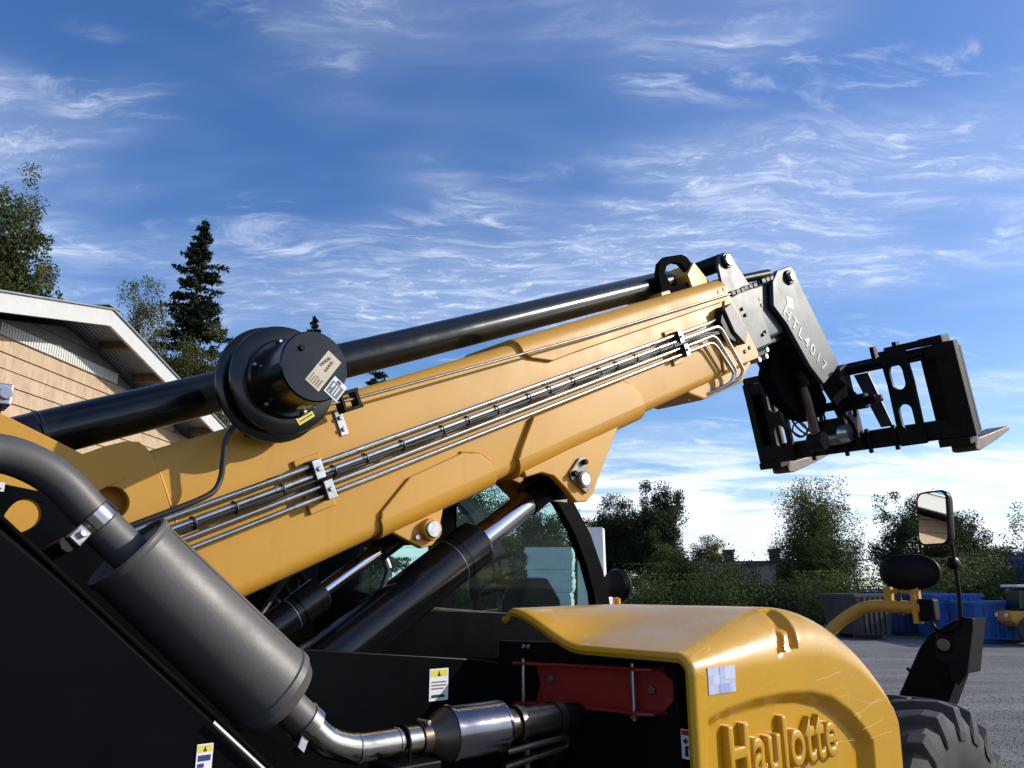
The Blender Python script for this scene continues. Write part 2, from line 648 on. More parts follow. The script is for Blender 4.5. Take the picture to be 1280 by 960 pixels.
def ground_mat():
    m = bpy.data.materials.new('gravel_yard')
    m.use_nodes = True
    t = m.node_tree
    b = t.nodes['Principled BSDF']
    g = t.nodes.new('ShaderNodeNewGeometry')

    def noise(scale, detail, rg=0.6, vec=None, dist=0.0):
        n = t.nodes.new('ShaderNodeTexNoise')
        t.links.new(vec or g.outputs['Position'], n.inputs['Vector'])
        n.inputs['Scale'].default_value = scale
        n.inputs['Detail'].default_value = detail
        n.inputs['Roughness'].default_value = rg
        n.inputs['Distortion'].default_value = dist
        return n.outputs['Fac']

    mp = t.nodes.new('ShaderNodeMapping')
    t.links.new(g.outputs['Position'], mp.inputs['Vector'])
    mp.inputs['Scale'].default_value = (0.25, 1.6, 1)
    mp.inputs['Rotation'].default_value = (0, 0, R_(8))
    tracks = noise(0.9, 6, 0.6, mp.outputs[0], 0.6)
    patches = noise(0.35, 7, 0.62)
    grit = noise(38, 3, 0.7)
    vor = t.nodes.new('ShaderNodeTexVoronoi')
    t.links.new(g.outputs['Position'], vor.inputs['Vector'])
    vor.inputs['Scale'].default_value = 26
    r1 = t.nodes.new('ShaderNodeValToRGB')
    t.links.new(patches, r1.inputs[0])
    r1.color_ramp.elements[0].position = 0.33
    r1.color_ramp.elements[0].color = (0.105, 0.105, 0.103, 1)
    r1.color_ramp.elements[1].position = 0.68
    r1.color_ramp.elements[1].color = (0.175, 0.172, 0.165, 1)
    r2 = t.nodes.new('ShaderNodeValToRGB')
    t.links.new(tracks, r2.inputs[0])
    r2.color_ramp.elements[0].position = 0.38
    r2.color_ramp.elements[0].color = (0.7, 0.7, 0.7, 1)
    r2.color_ramp.elements[1].position = 0.62
    r2.color_ramp.elements[1].color = (1.12, 1.1, 1.07, 1)
    mx = t.nodes.new('ShaderNodeMix')
    mx.data_type = 'RGBA'
    mx.blend_type = 'MULTIPLY'
    mx.inputs[0].default_value = 1
    t.links.new(r1.outputs[0], mx.inputs[6])
    t.links.new(r2.outputs[0], mx.inputs[7])
    r3 = t.nodes.new('ShaderNodeMapRange')
    t.links.new(vor.outputs['Color'], r3.inputs['Value'])
    r3.inputs['To Min'].default_value = 0.62
    r3.inputs['To Max'].default_value = 1.45
    mx2 = t.nodes.new('ShaderNodeMix')
    mx2.data_type = 'RGBA'
    mx2.blend_type = 'MULTIPLY'
    mx2.inputs[0].default_value = 1
    t.links.new(mx.outputs[2], mx2.inputs[6])
    t.links.new(r3.outputs[0], mx2.inputs[7])
    t.links.new(mx2.outputs[2], b.inputs['Base Color'])
    b.inputs['Roughness'].default_value = 0.85
    bp = t.nodes.new('ShaderNodeBump')
    bp.inputs['Strength'].default_value = 0.7
    bp.inputs['Distance'].default_value = 0.02
    ad = t.nodes.new('ShaderNodeMath')
    t.links.new(vor.outputs['Distance'], ad.inputs[0])
    t.links.new(grit, ad.inputs[1])
    t.links.new(ad.outputs[0], bp.inputs['Height'])
    t.links.new(bp.outputs[0], b.inputs['Normal'])
    return m


g_ = mesh('ground', [(-1500, -1500, 0), (1500, -1500, 0), (1500, 1500, 0), (-1500, 1500, 0)], [(0, 1, 2, 3)], ground_mat(), fix=False)
tag(g_, 'grey gravel and asphalt yard under the machine', None, kind='structure')

STONE = mat('gravel_stone', (0.16, 0.155, 0.15), 0.8, var=0.4, vscale=3)
b = MB()
for i in range(3800):
    d = 5.5 + 11 * rnd.random() ** 1.4
    az = R_(rnd.uniform(20, 40))
    x, y = d * math.sin(az), d * math.cos(az)
    s = rnd.uniform(0.006, 0.02)
    vs = []
    for k in range(4):
        an = k * math.pi / 2 + rnd.uniform(-0.5, 0.5)
        vs.append((x + s * math.cos(an) * rnd.uniform(0.7, 1.3), y + s * math.sin(an) * rnd.uniform(0.7, 1.3), 0.001))
    vs.append((x + rnd.uniform(-.3, .3) * s, y + rnd.uniform(-.3, .3) * s, s * rnd.uniform(0.6, 1.1)))
    b.add(vs, [(0, 1, 4), (1, 2, 4), (2, 3, 4), (3, 0, 4)])
tag(b.build('gravel', STONE), 'loose grey gravel stones strewn over the yard', 'gravel', kind='stuff')

# ------------------------------------------------------------------ vegetation


def leaf_mat(name, c1, c2, trans=0.35):
    m = bpy.data.materials.new(name)
    m.use_nodes = True
    t = m.node_tree
    t.nodes.clear()
    o = t.nodes.new('ShaderNodeOutputMaterial')
    g = t.nodes.new('ShaderNodeNewGeometry')
    rp = t.nodes.new('ShaderNodeValToRGB')
    rp.color_ramp.elements[0].color = (*c1, 1)
    rp.color_ramp.elements[1].color = (*c2, 1)
    t.links.new(g.outputs['Random Per Island'], rp.inputs[0])
    n = t.nodes.new('ShaderNodeTexNoise')
    t.links.new(g.outputs['Position'], n.inputs['Vector'])
    n.inputs['Scale'].default_value = 0.7
    n.inputs['Detail'].default_value = 4
    mr = t.nodes.new('ShaderNodeMapRange')
    t.links.new(n.outputs['Fac'], mr.inputs['Value'])
    mr.inputs['From Min'].default_value = 0.3
    mr.inputs['From Max'].default_value = 0.7
    mr.inputs['To Min'].default_value = 0.65
    mr.inputs['To Max'].default_value = 1.3
    mx = t.nodes.new('ShaderNodeMix')
    mx.data_type = 'RGBA'
    mx.blend_type = 'MULTIPLY'
    mx.inputs[0].default_value = 1
    t.links.new(rp.outputs[0], mx.inputs[6])
    t.links.new(mr.outputs[0], mx.inputs[7])
    d = t.nodes.new('ShaderNodeBsdfPrincipled')
    d.inputs['Roughness'].default_value = 0.65
    d.inputs['Specular IOR Level'].default_value = 0.15
    tr = t.nodes.new('ShaderNodeBsdfTranslucent')
    ms = t.nodes.new('ShaderNodeMixShader')
    ms.inputs[0].default_value = trans
    t.links.new(mx.outputs[2], d.inputs['Base Color'])
    t.links.new(mx.outputs[2], tr.inputs['Color'])
    t.links.new(d.outputs[0], ms.inputs[1])
    t.links.new(tr.outputs[0], ms.inputs[2])
    t.links.new(ms.outputs[0], o.inputs['Surface'])
    return m


LF_DARK = leaf_mat('leaf_dark_green', (0.026, 0.040, 0.014), (0.054, 0.076, 0.024), 0.3)
LF_MID = leaf_mat('leaf_mid_green', (0.040, 0.060, 0.018), (0.100, 0.125, 0.036), 0.4)
LF_BIRCH = leaf_mat('leaf_birch', (0.070, 0.090, 0.036), (0.170, 0.185, 0.078), 0.4)
LF_OLIVE = leaf_mat('leaf_olive', (0.055, 0.062, 0.016), (0.140, 0.140, 0.040))
LF_SPRUCE = leaf_mat('needle_spruce', (0.006, 0.012, 0.006), (0.022, 0.034, 0.014), 0.12)
LF_PINE = leaf_mat('needle_pine', (0.032, 0.048, 0.016), (0.085, 0.105, 0.032), 0.25)
BARK = mat('bark', (0.045, 0.036, 0.029), 0.9, var=0.4, vscale=3, bump=0.5, bscale=20)
BARKB = mat('bark_birch', (0.42, 0.40, 0.37), 0.8, var=0.45, vscale=4)


def leaves_mesh(name, pts, size, rs, m, parent, flat=0.0, aspect=0.6):
    """one small kite-shaped leaf at each point"""
    n = len(pts)
    P_ = np.asarray(pts, dtype=np.float64)
    d = rs.normal(size=(n, 3))
    d[:, 2] -= flat
    d /= np.linalg.norm(d, axis=1)[:, None]
    e = rs.normal(size=(n, 3))
    e -= d * (e * d).sum(1)[:, None]
    e /= np.linalg.norm(e, axis=1)[:, None]
    s = size * rs.uniform(0.6, 1.4, size=(n, 1))
    v = np.empty((n, 4, 3))
    v[:, 0] = P_ - d * s
    v[:, 1] = P_ + e * s * aspect
    v[:, 2] = P_ + d * s
    v[:, 3] = P_ - e * s * aspect
    me = bpy.data.meshes.new(name)
    me.vertices.add(4 * n)
    me.vertices.foreach_set('co', v.reshape(-1))
    me.loops.add(4 * n)
    me.loops.foreach_set('vertex_index', np.arange(4 * n, dtype=np.int32))
    me.polygons.add(n)
    me.polygons.foreach_set('loop_start', np.arange(0, 4 * n, 4, dtype=np.int32))
    me.update(calc_edges=True)
    return link(name, me, m, parent)


def foot(px, d, py=735):
    """ground point below what is sighted at (px, py), d metres off"""
    X, Y, Z = ray(px, py)
    k = d / math.hypot(X, Y)
    return X * k, Y * k


def top_z(px, py, d):
    return W(px, py, d).z


def broadleaf(name, label, cat, px, top, hw, d, m, seed, base=0.25, n=9000, leaf=0.10, droop=0.0, dens=0.16, clumps=70, lean=0.0, bark=None, group=None):
    rs = np.random.RandomState(seed)
    n, leaf, clumps, dens = int(n * 4.4), leaf * 0.50, int(clumps * 2.2), dens * 1.65
    x, y = foot(px, d, top)
    H = top_z(px, top, d)
    Rr = hw / FPX * d
    root = thing(name, label, cat, (x, y, 0), rs.uniform(0, 6), group)
    zb = H * base
    cz, hz = (H + zb) / 2, (H - zb) / 2
    # clump centres spread through an uneven egg
    cs = []
    lob = rs.uniform(0, 6.28, 4)
    while len(cs) < clumps:
        p = rs.normal(size=3)
        p /= np.linalg.norm(p)
        rad = rs.uniform(0.10, 0.92) ** 0.6
        az = math.atan2(p[1], p[0])
        lump = 0.86 + 0.14 * math.sin(3 * az + lob[0] + 2.5 * p[2]) + 0.10 * math.sin(5 * az + lob[1] - 4 * p[2])
        q = p * rad * lump
        wz = 1.0 - 0.16 * max(0.0, q[2]) - 0.06 * max(0.0, -q[2])
        cs.append((q[0] * Rr * wz + lean * (q[2] + 1), q[1] * Rr * wz, cz + q[2] * hz * 0.93))
    cs = np.array(cs)
    k = rs.randint(0, clumps, n)
    sig = dens * Rr * rs.uniform(0.75, 1.4, clumps)
    off = rs.normal(size=(n, 3))
    off *= (rs.uniform(0, 1, n) ** 0.45 / np.linalg.norm(off, axis=1))[:, None]
    off *= sig[k][:, None] * np.array([1, 1, 0.72])
    if droop:
        off[:, 2] -= np.abs(rs.normal(size=n)) * droop
        off[:, :2] *= 0.8
    pts = cs[k] + off
    zt = np.percentile(pts[:, 2], 99.7)
    kz = (H - cz) / (zt - cz)
    rad_ = np.percentile(np.hypot(pts[:, 0] - lean, pts[:, 1]), 95)
    kr = Rr / rad_
    pts = pts * np.array([kr, kr, 1]) + np.array([0, 0, 0])
    pts[:, 2] = np.where(pts[:, 2] > cz, cz + (pts[:, 2] - cz) * kz, pts[:, 2])
    cs = cs * np.array([kr, kr, 1])
    cs[:, 2] = np.where(cs[:, 2] > cz, cz + (cs[:, 2] - cz) * kz, cs[:, 2])
    pts = pts[pts[:, 2] > 0.15]
    pts = pts[pts[:, 2] < H * 1.02]
    leaves_mesh('crown', pts, leaf, rs, m, root, 0.4)
    b = MB()
    tr = max(0.06, H * 0.018)
    path = [(0, 0, 0), (lean * .3, 0.04 * Rr, H * 0.3), (lean * .8, -0.03 * Rr, H * 0.6), (lean * 1.3, 0.02, H * 0.86)]
    path = spline(path, 5)
    b.tube(path, [tr * (1.0 - 0.88 * i / (len(path) - 1)) for i in range(len(path))], 8)
    for c in cs[rs.permutation(clumps)[:26]]:
        t0 = max(zb * 0.7, c[2] - 0.55 * math.hypot(c[0], c[1]) - 0.1 * H)
        p0 = min(path, key=lambda p: abs(p[2] - t0))
        mid = (Vector(p0) * 0.5 + Vector(c) * 0.5) + Vector((0, 0, -0.04 * H * rs.uniform(-.5, 1)))
        pp = spline([p0, mid, Vector(c)], 4)
        b.tube(pp, [tr * 0.36 * (1 - 0.85 * i / (len(pp) - 1)) for i in range(len(pp))], 5)
    b.build('trunk', bark or BARK, root, 60)
    return root


def spruce(name, label, px, top, hw, d, seed, whorls=26, group=None, base=0.08):
    rs = np.random.RandomState(seed)
    x, y = foot(px, d, top)
    H = top_z(px, top, d)
    Rr = hw / FPX * d
    root = thing(name, label, 'tree', (x, y, 0), rs.uniform(0, 6), group)
    b = MB()
    tr = H * 0.014
    b.tube([(0, 0, 0), (0.02, 0, H * 0.5), (0, 0, H)], [tr, tr * 0.55, 0.012], 8)
    pts = []
    for w in range(whorls * 11):
        f = base + (1 - base) * (1 - (1 - rs.uniform(0, 1)) ** 0.85)
        f = min(f, 0.992)
        z0 = H * f
        Lr = Rr * (1 - f) ** 0.66 * 1.75
        az = rs.uniform(0, 6.283)
        ln = Lr * (rs.uniform(0.45, 1.0) + (0.35 if rs.rand() < 0.16 else 0)) + 0.10
        dr = 0.55 * (1 - f) + 0.05 + rs.uniform(-.08, .10)
        p0 = Vector((0, 0, z0))
        p1 = Vector((math.cos(az) * ln * 0.5, math.sin(az) * ln * 0.5, z0 - ln * dr * 0.62))
        p2 = Vector((math.cos(az) * ln, math.sin(az) * ln, z0 - ln * dr * 0.70 + 0.10 * ln))
        pp = spline([p0, p1, p2], 4)
        b.tube(pp, [max(0.008, tr * 0.22 * (1 - 0.8 * j / (len(pp) - 1))) for j in range(len(pp))], 4)
        k = int(30 + 120 * ln / max(Rr, .1))
        for _ in range(k):
            t = rs.uniform(0.10, 1.03)
            q = p0 * (1 - t) ** 2 + p1 * 2 * t * (1 - t) + p2 * t * t
            sp = 0.13 * ln * (1.2 - t) + 0.04
            sd = rs.normal() * sp
            hang = abs(rs.normal()) * 0.20 * (0.3 + ln * 0.30) * (0.5 + t * 0.5)
            pts.append((q.x - math.sin(az) * sd + rs.normal() * .03, q.y + math.cos(az) * sd + rs.normal() * .03, q.z - hang))
    for _ in range(140):
        f = abs(rs.normal()) * 0.03
        pts.append((rs.normal() * (.03 + f * 2), rs.normal() * (.03 + f * 2), H * (1 - f)))
    leaves_mesh('crown', np.array(pts), 0.135, rs, LF_SPRUCE, root, 0.8, 0.34)
    b.build('trunk', BARK, root, 60)
    return root


# left, over the shed roof
broadleaf('pine_tree', 'dense dark green pine at left edge behind the shed roof', 'tree', 8, 248, 62, 32, LF_PINE, 3, 0.2, 15000, 0.13, clumps=110)
broadleaf('birch_tree', 'loose light birch with open twigs beside the dark pine at left edge', 'tree', 34, 226, 50, 33, LF_BIRCH, 14, 0.25, 6500, 0.105, 0.25, 0.12, 60, bark=BARKB)
spruce('spruce_tree', 'tall dark pointed spruce standing between the shed and the cable reel', 256, 276, 56, 40, 5, 30)
broadleaf('birch_tree', 'thin grey-green birch just right of the shed roof peak', 'tree', 183, 352, 40, 38, LF_BIRCH, 8, 0.2, 9500, 0.085, 0.30, 0.13, 60, bark=BARKB)
broadleaf('deciduous_tree', 'yellow-green bushy tree below the tall spruce, beside the cable reel', 'tree', 245, 408, 72, 36, LF_OLIVE, 9, 0.1, 14000, 0.10, 0.1, 0.15, 80)
spruce('spruce_tree', 'spruce with only its tip showing above the cable reel', 393, 396, 34, 52, 11, 24)
spruce('spruce_tree', 'spruce showing only between the black tube and the yellow boom', 470, 436, 30, 50, 12, 22)

# beyond the yard, right
broadleaf('deciduous_tree', 'tall dark tree with a rounded top right of the cab', 'tree', 818, 603, 36, 50, LF_DARK, 21, 0.08, 11000, 0.125, 0.1, 0.15, 90)
broadleaf('deciduous_tree', 'broad dark tree nearest the cab pillar, left of the taller one', 'tree', 768, 622, 44, 52, LF_DARK, 22, 0.06, 11000, 0.125, 0.1, 0.16, 90)
broadleaf('willow_bush', 'mid green bushy willow at the foot of the tall dark tree', 'bush', 838, 682, 36, 44, LF_MID, 23, 0.02, 7000, 0.10, 0.0, 0.17, 60)
broadleaf('deciduous_tree', 'small pale green round tree left of the far chimneys', 'tree', 885, 671, 24, 64, LF_OLIVE, 24, 0.1, 5000, 0.12, 0.0, 0.17, 50)
broadleaf('birch_tree', 'large drooping birch standing alone against the low white cloud', 'tree', 1010, 599, 48, 47, LF_MID, 25, 0.12, 14000, 0.10, 0.75, 0.14, 110, bark=BARKB)
broadleaf('deciduous_tree', 'open-crowned dark tree behind the upright mirror', 'tree', 1140, 616, 48, 50, LF_DARK, 26, 0.05, 9500, 0.115, 0.1, 0.12, 90)
broadleaf('deciduous_tree', 'dark tree just right of the upright mirror stalk', 'tree', 1192, 640, 34, 53, LF_DARK, 27, 0.06, 7000, 0.115, 0.1, 0.14, 70)
broadleaf('deciduous_tree', 'low mid green tree above the blue skip right of the mirror stalk', 'tree', 1238, 684, 36, 46, LF_MID, 28, 0.05, 7000, 0.11, 0.0, 0.16, 70)
broadleaf('birch_tree', 'sparse birch cut by the right edge of the picture', 'tree', 1290, 628, 34, 45, LF_BIRCH, 29, 0.2, 3000, 0.10, 0.5, 0.12, 50, bark=BARKB)
broadleaf('deciduous_tree', 'tree seen through the cab glass behind the white packs', 'tree', 668, 628, 50, 46, LF_DARK, 31, 0.05, 11000, 0.115, 0.1, 0.15, 90)
broadleaf('deciduous_tree', 'tree seen through the cab glass left of the chrome rod', 'tree', 604, 600, 50, 44, LF_MID, 32, 0.05, 10000, 0.115, 0.2, 0.14, 90)
broadleaf('deciduous_tree', 'open tree seen through the cab glass beside the front pillar', 'tree', 716, 640, 34, 48, LF_MID, 33, 0.05, 5000, 0.11, 0.2, 0.12, 60)

# undergrowth along the far edge of the yard: one mass
rs = np.random.RandomState(77)
pts = []
for i in range(190):
    px = rs.uniform(420, 1420)
    d = rs.uniform(37, 46)
    x, y = foot(px, d)
    h = 1.5 + 1.0 * math.sin(px * 0.021 + 1.0) + 0.7 * math.sin(px * 0.057) + rs.uniform(-0.6, 0.7) + (1.2 if px < 760 else 0)
    h = max(0.9, h)
    k = 1200
    p = rs.normal(size=(k, 3))
    p *= (rs.uniform(0, 1, k) ** 0.4 / np.linalg.norm(p, axis=1))[:, None]
    p = p * np.array([1.5, 1.3, 0.52 * h]) * (1 + 0.25 * np.sin(p[:, :1] * 9 + i)) + np.array([x, y, h * 0.5])
    pts.append(p[(p[:, 2] > 0.05) & (p[:, 2] < h * 1.3)])
pts = np.concatenate(pts)
half = len(pts) // 2
perm = rs.permutation(len(pts))
u = leaves_mesh('undergrowth', pts[perm], 0.058, rs, LF_DARK, None, 0.2)
tag(u, 'dark tangled shrubs along the far edge of the yard', 'shrubs', kind='stuff')
pts = []
for i in range(60):
    px = rs.choice([rs.uniform(1020, 1110), rs.uniform(1195, 1290), rs.uniform(800, 900), rs.uniform(640, 740)])
    d = rs.uniform(35.5, 38.5)
    x, y = foot(px, d)
    h = rs.uniform(1.6, 3.0)
    p = np.clip(rs.normal(size=(700, 3)), -1.5, 1.5) * np.array([0.8, 0.7, 0.26 * h]) + np.array([x, y, h * 0.6])
    pts.append(p[p[:, 2] > 0.05])
u = leaves_mesh('brushwood', np.concatenate(pts), 0.05, rs, LF_MID, None, 0.2)
tag(u, 'lighter green brushwood in front of the dark shrubs', 'shrubs', kind='stuff')

# ------------------------------------------------------------------ shed at the left
WOOD = mat('raw_plank', (0.44, 0.32, 0.21), 0.75, var=0.16, vscale=2.2, dust=0.8, dustcol=(0.22, 0.15, 0.10), bump=0.3, bscale=30, stretch=(3.2, 3.2, 0.8))
GREYW = mat('weathered_board', (0.15, 0.145, 0.135), 0.85, var=0.25, vscale=3, bump=0.2)
WPAINT = mat('white_board_paint', (0.50, 0.50, 0.485), 0.6, var=0.05, vscale=5, dust=0.2, dustcol=(0.5, 0.5, 0.47))
RIBW = mat('white_ribbed_sheet', (0.60, 0.60, 0.57), 0.55, var=0.06, vscale=5)
SHEET = mat('galvanised_sheet', (0.30, 0.31, 0.32), 0.45, metal=0.5, var=0.15, vscale=2)
PURL = mat('old_timber', (0.16, 0.10, 0.065), 0.85, var=0.25, vscale=4)

e1 = Vector((math.sin(R_(5.5)), math.cos(R_(5.5)), 0))
nin = Vector((-math.cos(R_(5.5)), math.sin(R_(5.5)), 0))
shed = thing('shed', 'plank-clad shed with white bargeboards and low pitched roof at left', 'shed', e1 * 11.73 + nin * 8.68, R_(84.5))
APEX, SL, HALF, OVER, DEEP = 6.36, math.tan(R_(14.5)), 7.2, 0.68, 11.0


def roof_z(x):
    return APEX - abs(x) * SL


# wall with its planks
wall = MB().prism([(-6.6, .06, 0), (6.6, .06, 0), (6.6, .06, roof_z(6.6) - .3), (0, .06, APEX - .3), (-6.6, .06, roof_z(6.6) - .3)],
                  [(-6.6, .2, 0), (6.6, .2, 0), (6.6, .2, roof_z(6.6) - .3), (0, .2, APEX - .3), (-6.6, .2, roof_z(6.6) - .3)]).build('wall', GREYW, shed)
MB().box(-6.6, -6.45, .2, DEEP, 0, roof_z(6.6) - .3).build('side_wall', GREYW, shed)
MB().box(6.45, 6.6, .2, DEEP, 0, roof_z(6.6) - .3).build('side_wall', GREYW, shed)
MB().prism([(-6.6, DEEP, 0), (6.6, DEEP, 0), (6.6, DEEP, roof_z(6.6) - .3), (0, DEEP, APEX - .3), (-6.6, DEEP, roof_z(6.6) - .3)],
           [(-6.6, DEEP + .14, 0), (6.6, DEEP + .14, 0), (6.6, DEEP + .14, roof_z(6.6) - .3), (0, DEEP + .14, APEX - .3), (-6.6, DEEP + .14, roof_z(6.6) - .3)]).build('back_wall', GREYW, shed)
z = 5.450
k = 0
while z > 0.1:
    zt, zb = z - 0.008, max(0.02, z - 0.239)
    xe = min(6.6, (APEX - .30 - zt) / SL)
    xb = min(6.6, (APEX - .30 - zb) / SL)
    xs = [-1, 1]
    # boards are butted at uneven places
    cut = rnd.uniform(-3.5, 5.5)
    for (l0, l1) in ((-1, cut), (cut + .006, 1)):
        lt = -xe if l0 == -1 else l0
        lb = -xb if l0 == -1 else l0
        rt = xe if l1 == 1 else l1
        rb = xb if l1 == 1 else l1
        if rt - lt < .05:
            continue
        jo = rnd.uniform(-.003, .003)
        MB().hexa([(lb, .002 + jo, zb), (rb, .002 + jo, zb), (rb, .055, zb), (lb, .055, zb),
                   (lt, .026 + jo, zt), (rt, .026 + jo, zt), (rt, .055, zt), (lt, .055, zt)]).build('plank', WOOD, wall)
    z -= 0.239
    k += 1
# grey boards over the white band
for zb, zt in ((5.645, 5.84), (5.845, 6.03)):
    xe, xb = (APEX - .30 - zt) / SL, (APEX - .30 - zb) / SL
    MB().hexa([(-xb, .01, zb), (xb, .01, zb), (xb, .055, zb), (-xb, .055, zb), (-max(xe, .02), .03, zt), (max(xe, .02), .03, zt), (max(xe, .02), .055, zt), (-max(xe, .02), .055, zt)]).build('grey_board', GREYW, wall)
b = MB()
x = -1.50
while x < 1.46:
    b.box(x, x + .035, -.02, .058, 5.453, 5.638)
    b.box(x + .035, x + .06, -.008, .058, 5.453, 5.638)
    x += .06
b.build('ribbed_band', RIBW, shed)
# roof
for s in (-1, 1):
    prof = []
    ny = 2
    b = MB()
    nseg = 96
    for i in range(int((DEEP + OVER + .3) / .076)):   # corrugation runs down the slope
        y0 = -OVER + .05 + i * .076
        ys = [(0, 0), (.02, .018), (.05, .018), (.07, 0), (.076, 0)]
        for (ya, ha), (yb, hb) in zip(ys[:-1], ys[1:]):
            p = []
            for (yy, hh) in ((ya, ha), (yb, hb)):
                for xx in (0.0, HALF):
                    p.append((s * xx, y0 + yy, roof_z(xx) - .07 + hh))
            b.add([p[0], p[1], p[3], p[2]], [(0, 1, 2, 3)])
    b.build('roof_sheet', SHEET, shed)
    q = lambda x, y, z, s=s: (s * x, y, roof_z(x) + z)
    MB().box(0.0, HALF, -OVER - .05, -OVER, -.30, -.015, q).build('bargeboard', WPAINT, shed, bevel=.004)
    MB().box(0.0, HALF + .03, -OVER - .09, -OVER + .08, -.012, .010, q).build('verge_flashing', SHEET, shed)
    MB().box(HALF - .03, HALF, -OVER + .001, DEEP + .3, -.26, -.08, q).build('eaves_board', WPAINT, shed)
    for xx in (0.9, 2.05, 3.2, 4.35, 5.5, 6.6):
        MB().box(xx - .04, xx + .04, -OVER + .002, .05, -.20, -.078, q).build('purlin', PURL, shed)
MB().box(-.16, .16, -OVER - .1, DEEP + .3, APEX + .012, APEX + .03).build('ridge_cap', SHEET, shed)

# ------------------------------------------------------------------ far house behind the trees
FW = mat('far_house_wall', (0.03, 0.027, 0.024), 0.9, var=0.2, vscale=1)
FR = mat('far_house_roof', (0.030, 0.028, 0.028), 0.8, var=0.2, vscale=1)
BRK = mat('chimney_brick', (0.10, 0.06, 0.05), 0.9, var=0.3, vscale=6)
FWIN = mat('far_window', (0.03, 0.035, 0.04), 0.15)
hx, hy = foot(942, 60)
fh = thing('house', 'dark roofed house with two chimneys half hidden by shrubs', 'house', (hx, hy, 0), R_(-16))
zr = top_z(942, 701, 60)
MB().box(-4.6, 4.6, -3, 3, 0, zr - 1.6).build('wall', FW, fh)
rf = MB().prism([(-5, -3.5, zr - 1.75), (-5, 3.5, zr - 1.75), (-5, 0, zr)], [(5, -3.5, zr - 1.75), (5, 3.5, zr - 1.75), (5, 0, zr)]).build('roof', FR, fh)
for cx in (-1.55, 1.6):
    b = MB().box(cx - .36, cx + .36, -.36, .36, zr - .5, zr + .62)
    b.box(cx - .45, cx + .45, -.45, .45, zr + .62, zr + .80)
    b.build('chimney', BRK, rf)
for wx in (-3, 0, 3):
    MB().box(wx - .5, wx + .5, -3.03, -3.0, 1.0, 2.2).build('window', FWIN, fh)

# ------------------------------------------------------------------ skips


def skip_mat(name, base, rust):
    return mat(name, base, 0.55, var=0.25, vscale=0.9, dust=rust, dustcol=(0.16, 0.11, 0.08), rvar=0.1)


def skip(name, label, cat, px, d, ln, wd, ht, m, rot, ribs=7):
    x, y = foot(px, d)
    root = thing(name, label, cat, (x, y, 0), rot, 'skips along the far side of the yard')
    b = MB()
    t = .05
    fl = .22
    b.box(-ln / 2, ln / 2, -wd / 2, wd / 2, .14, .14 + t)
    for s in (-1, 1):
        b.hexa([(-ln / 2, s * (wd / 2 - .08) - t / 2, .14), (ln / 2, s * (wd / 2 - .08) - t / 2, .14), (ln / 2, s * (wd / 2 - .08) + t / 2, .14), (-ln / 2, s * (wd / 2 - .08) + t / 2, .14),
                (-ln / 2 - fl, s * wd / 2 - t / 2, ht), (ln / 2 + fl, s * wd / 2 - t / 2, ht), (ln / 2 + fl, s * wd / 2 + t / 2, ht), (-ln / 2 - fl, s * wd / 2 + t / 2, ht)])
        b.hexa([(s * ln / 2 - t / 2, -wd / 2 + .08, .14), (s * ln / 2 + t / 2, -wd / 2 + .08, .14), (s * ln / 2 + t / 2, wd / 2 - .08, .14), (s * ln / 2 - t / 2, wd / 2 - .08, .14),
                (s * (ln / 2 + fl) - t / 2, -wd / 2, ht), (s * (ln / 2 + fl) + t / 2, -wd / 2, ht), (s * (ln / 2 + fl) + t / 2, wd / 2, ht), (s * (ln / 2 + fl) - t / 2, wd / 2, ht)])
    b.build('body', m, root)
    for s in (-1, 1):
        MB().box(-ln / 2 - fl - .06, ln / 2 + fl + .06, s * wd / 2 - .06, s * wd / 2 + .06, ht, ht + .12).build('rim', m, root, bevel=.01)
        MB().box(s * (ln / 2 + fl) - .06, s * (ln / 2 + fl) + .06, -wd / 2 + .061, wd / 2 - .061, ht, ht + .118).build('rim', m, root, bevel=.01)
        MB().box(-ln / 2, ln / 2, s * .45 - .06, s * .45 + .06, 0, .138).build('skid', m, root)
        for i in range(ribs):
            f = -ln / 2 + .15 + (ln - .3) * i / (ribs - 1)
            MB().hexa([(f - .05, s * (wd / 2 - .08 + .026), .15), (f + .05, s * (wd / 2 - .08 + .026), .15), (f + .05, s * (wd / 2 + .03), .15), (f - .05, s * (wd / 2 + .03), .15),
                       (f - .05, s * (wd / 2 + .026), ht - .002), (f + .05, s * (wd / 2 + .026), ht - .002), (f + .05, s * (wd / 2 + .06), ht - .002), (f - .05, s * (wd / 2 + .06), ht - .002)]).build('rib', m, root)
    return root


SKG = skip_mat('weathered_grey_skip', (0.05, 0.048, 0.052), 0.5)
SKB = skip_mat('blue_skip_paint', (0.024, 0.105, 0.36), 0.22)
SKD = skip_mat('dark_blue_skip_paint', (0.016, 0.050, 0.15), 0.2)
skip('skip', 'weathered grey skip standing left of the blue ones', 'skip', 1068, 32.5, 1.15, 2.0, 1.45, SKG, R_(14), 5)
skip('skip', 'dark blue skip behind the yellow mirror arm, beside the grey one', 'skip', 1124, 35.5, 1.7, 2.0, 1.50, SKD, R_(4), 6)
skip('skip', 'bright blue skip directly left of the mirror stalk', 'skip', 1178, 33.5, 1.2, 2.0, 1.45, SKB, R_(-4), 5)
skip('skip', 'bright blue low skip right of the mirror stalk', 'skip', 1231, 32.0, 1.45, 2.0, 1.22, SKB, R_(-5), 5)

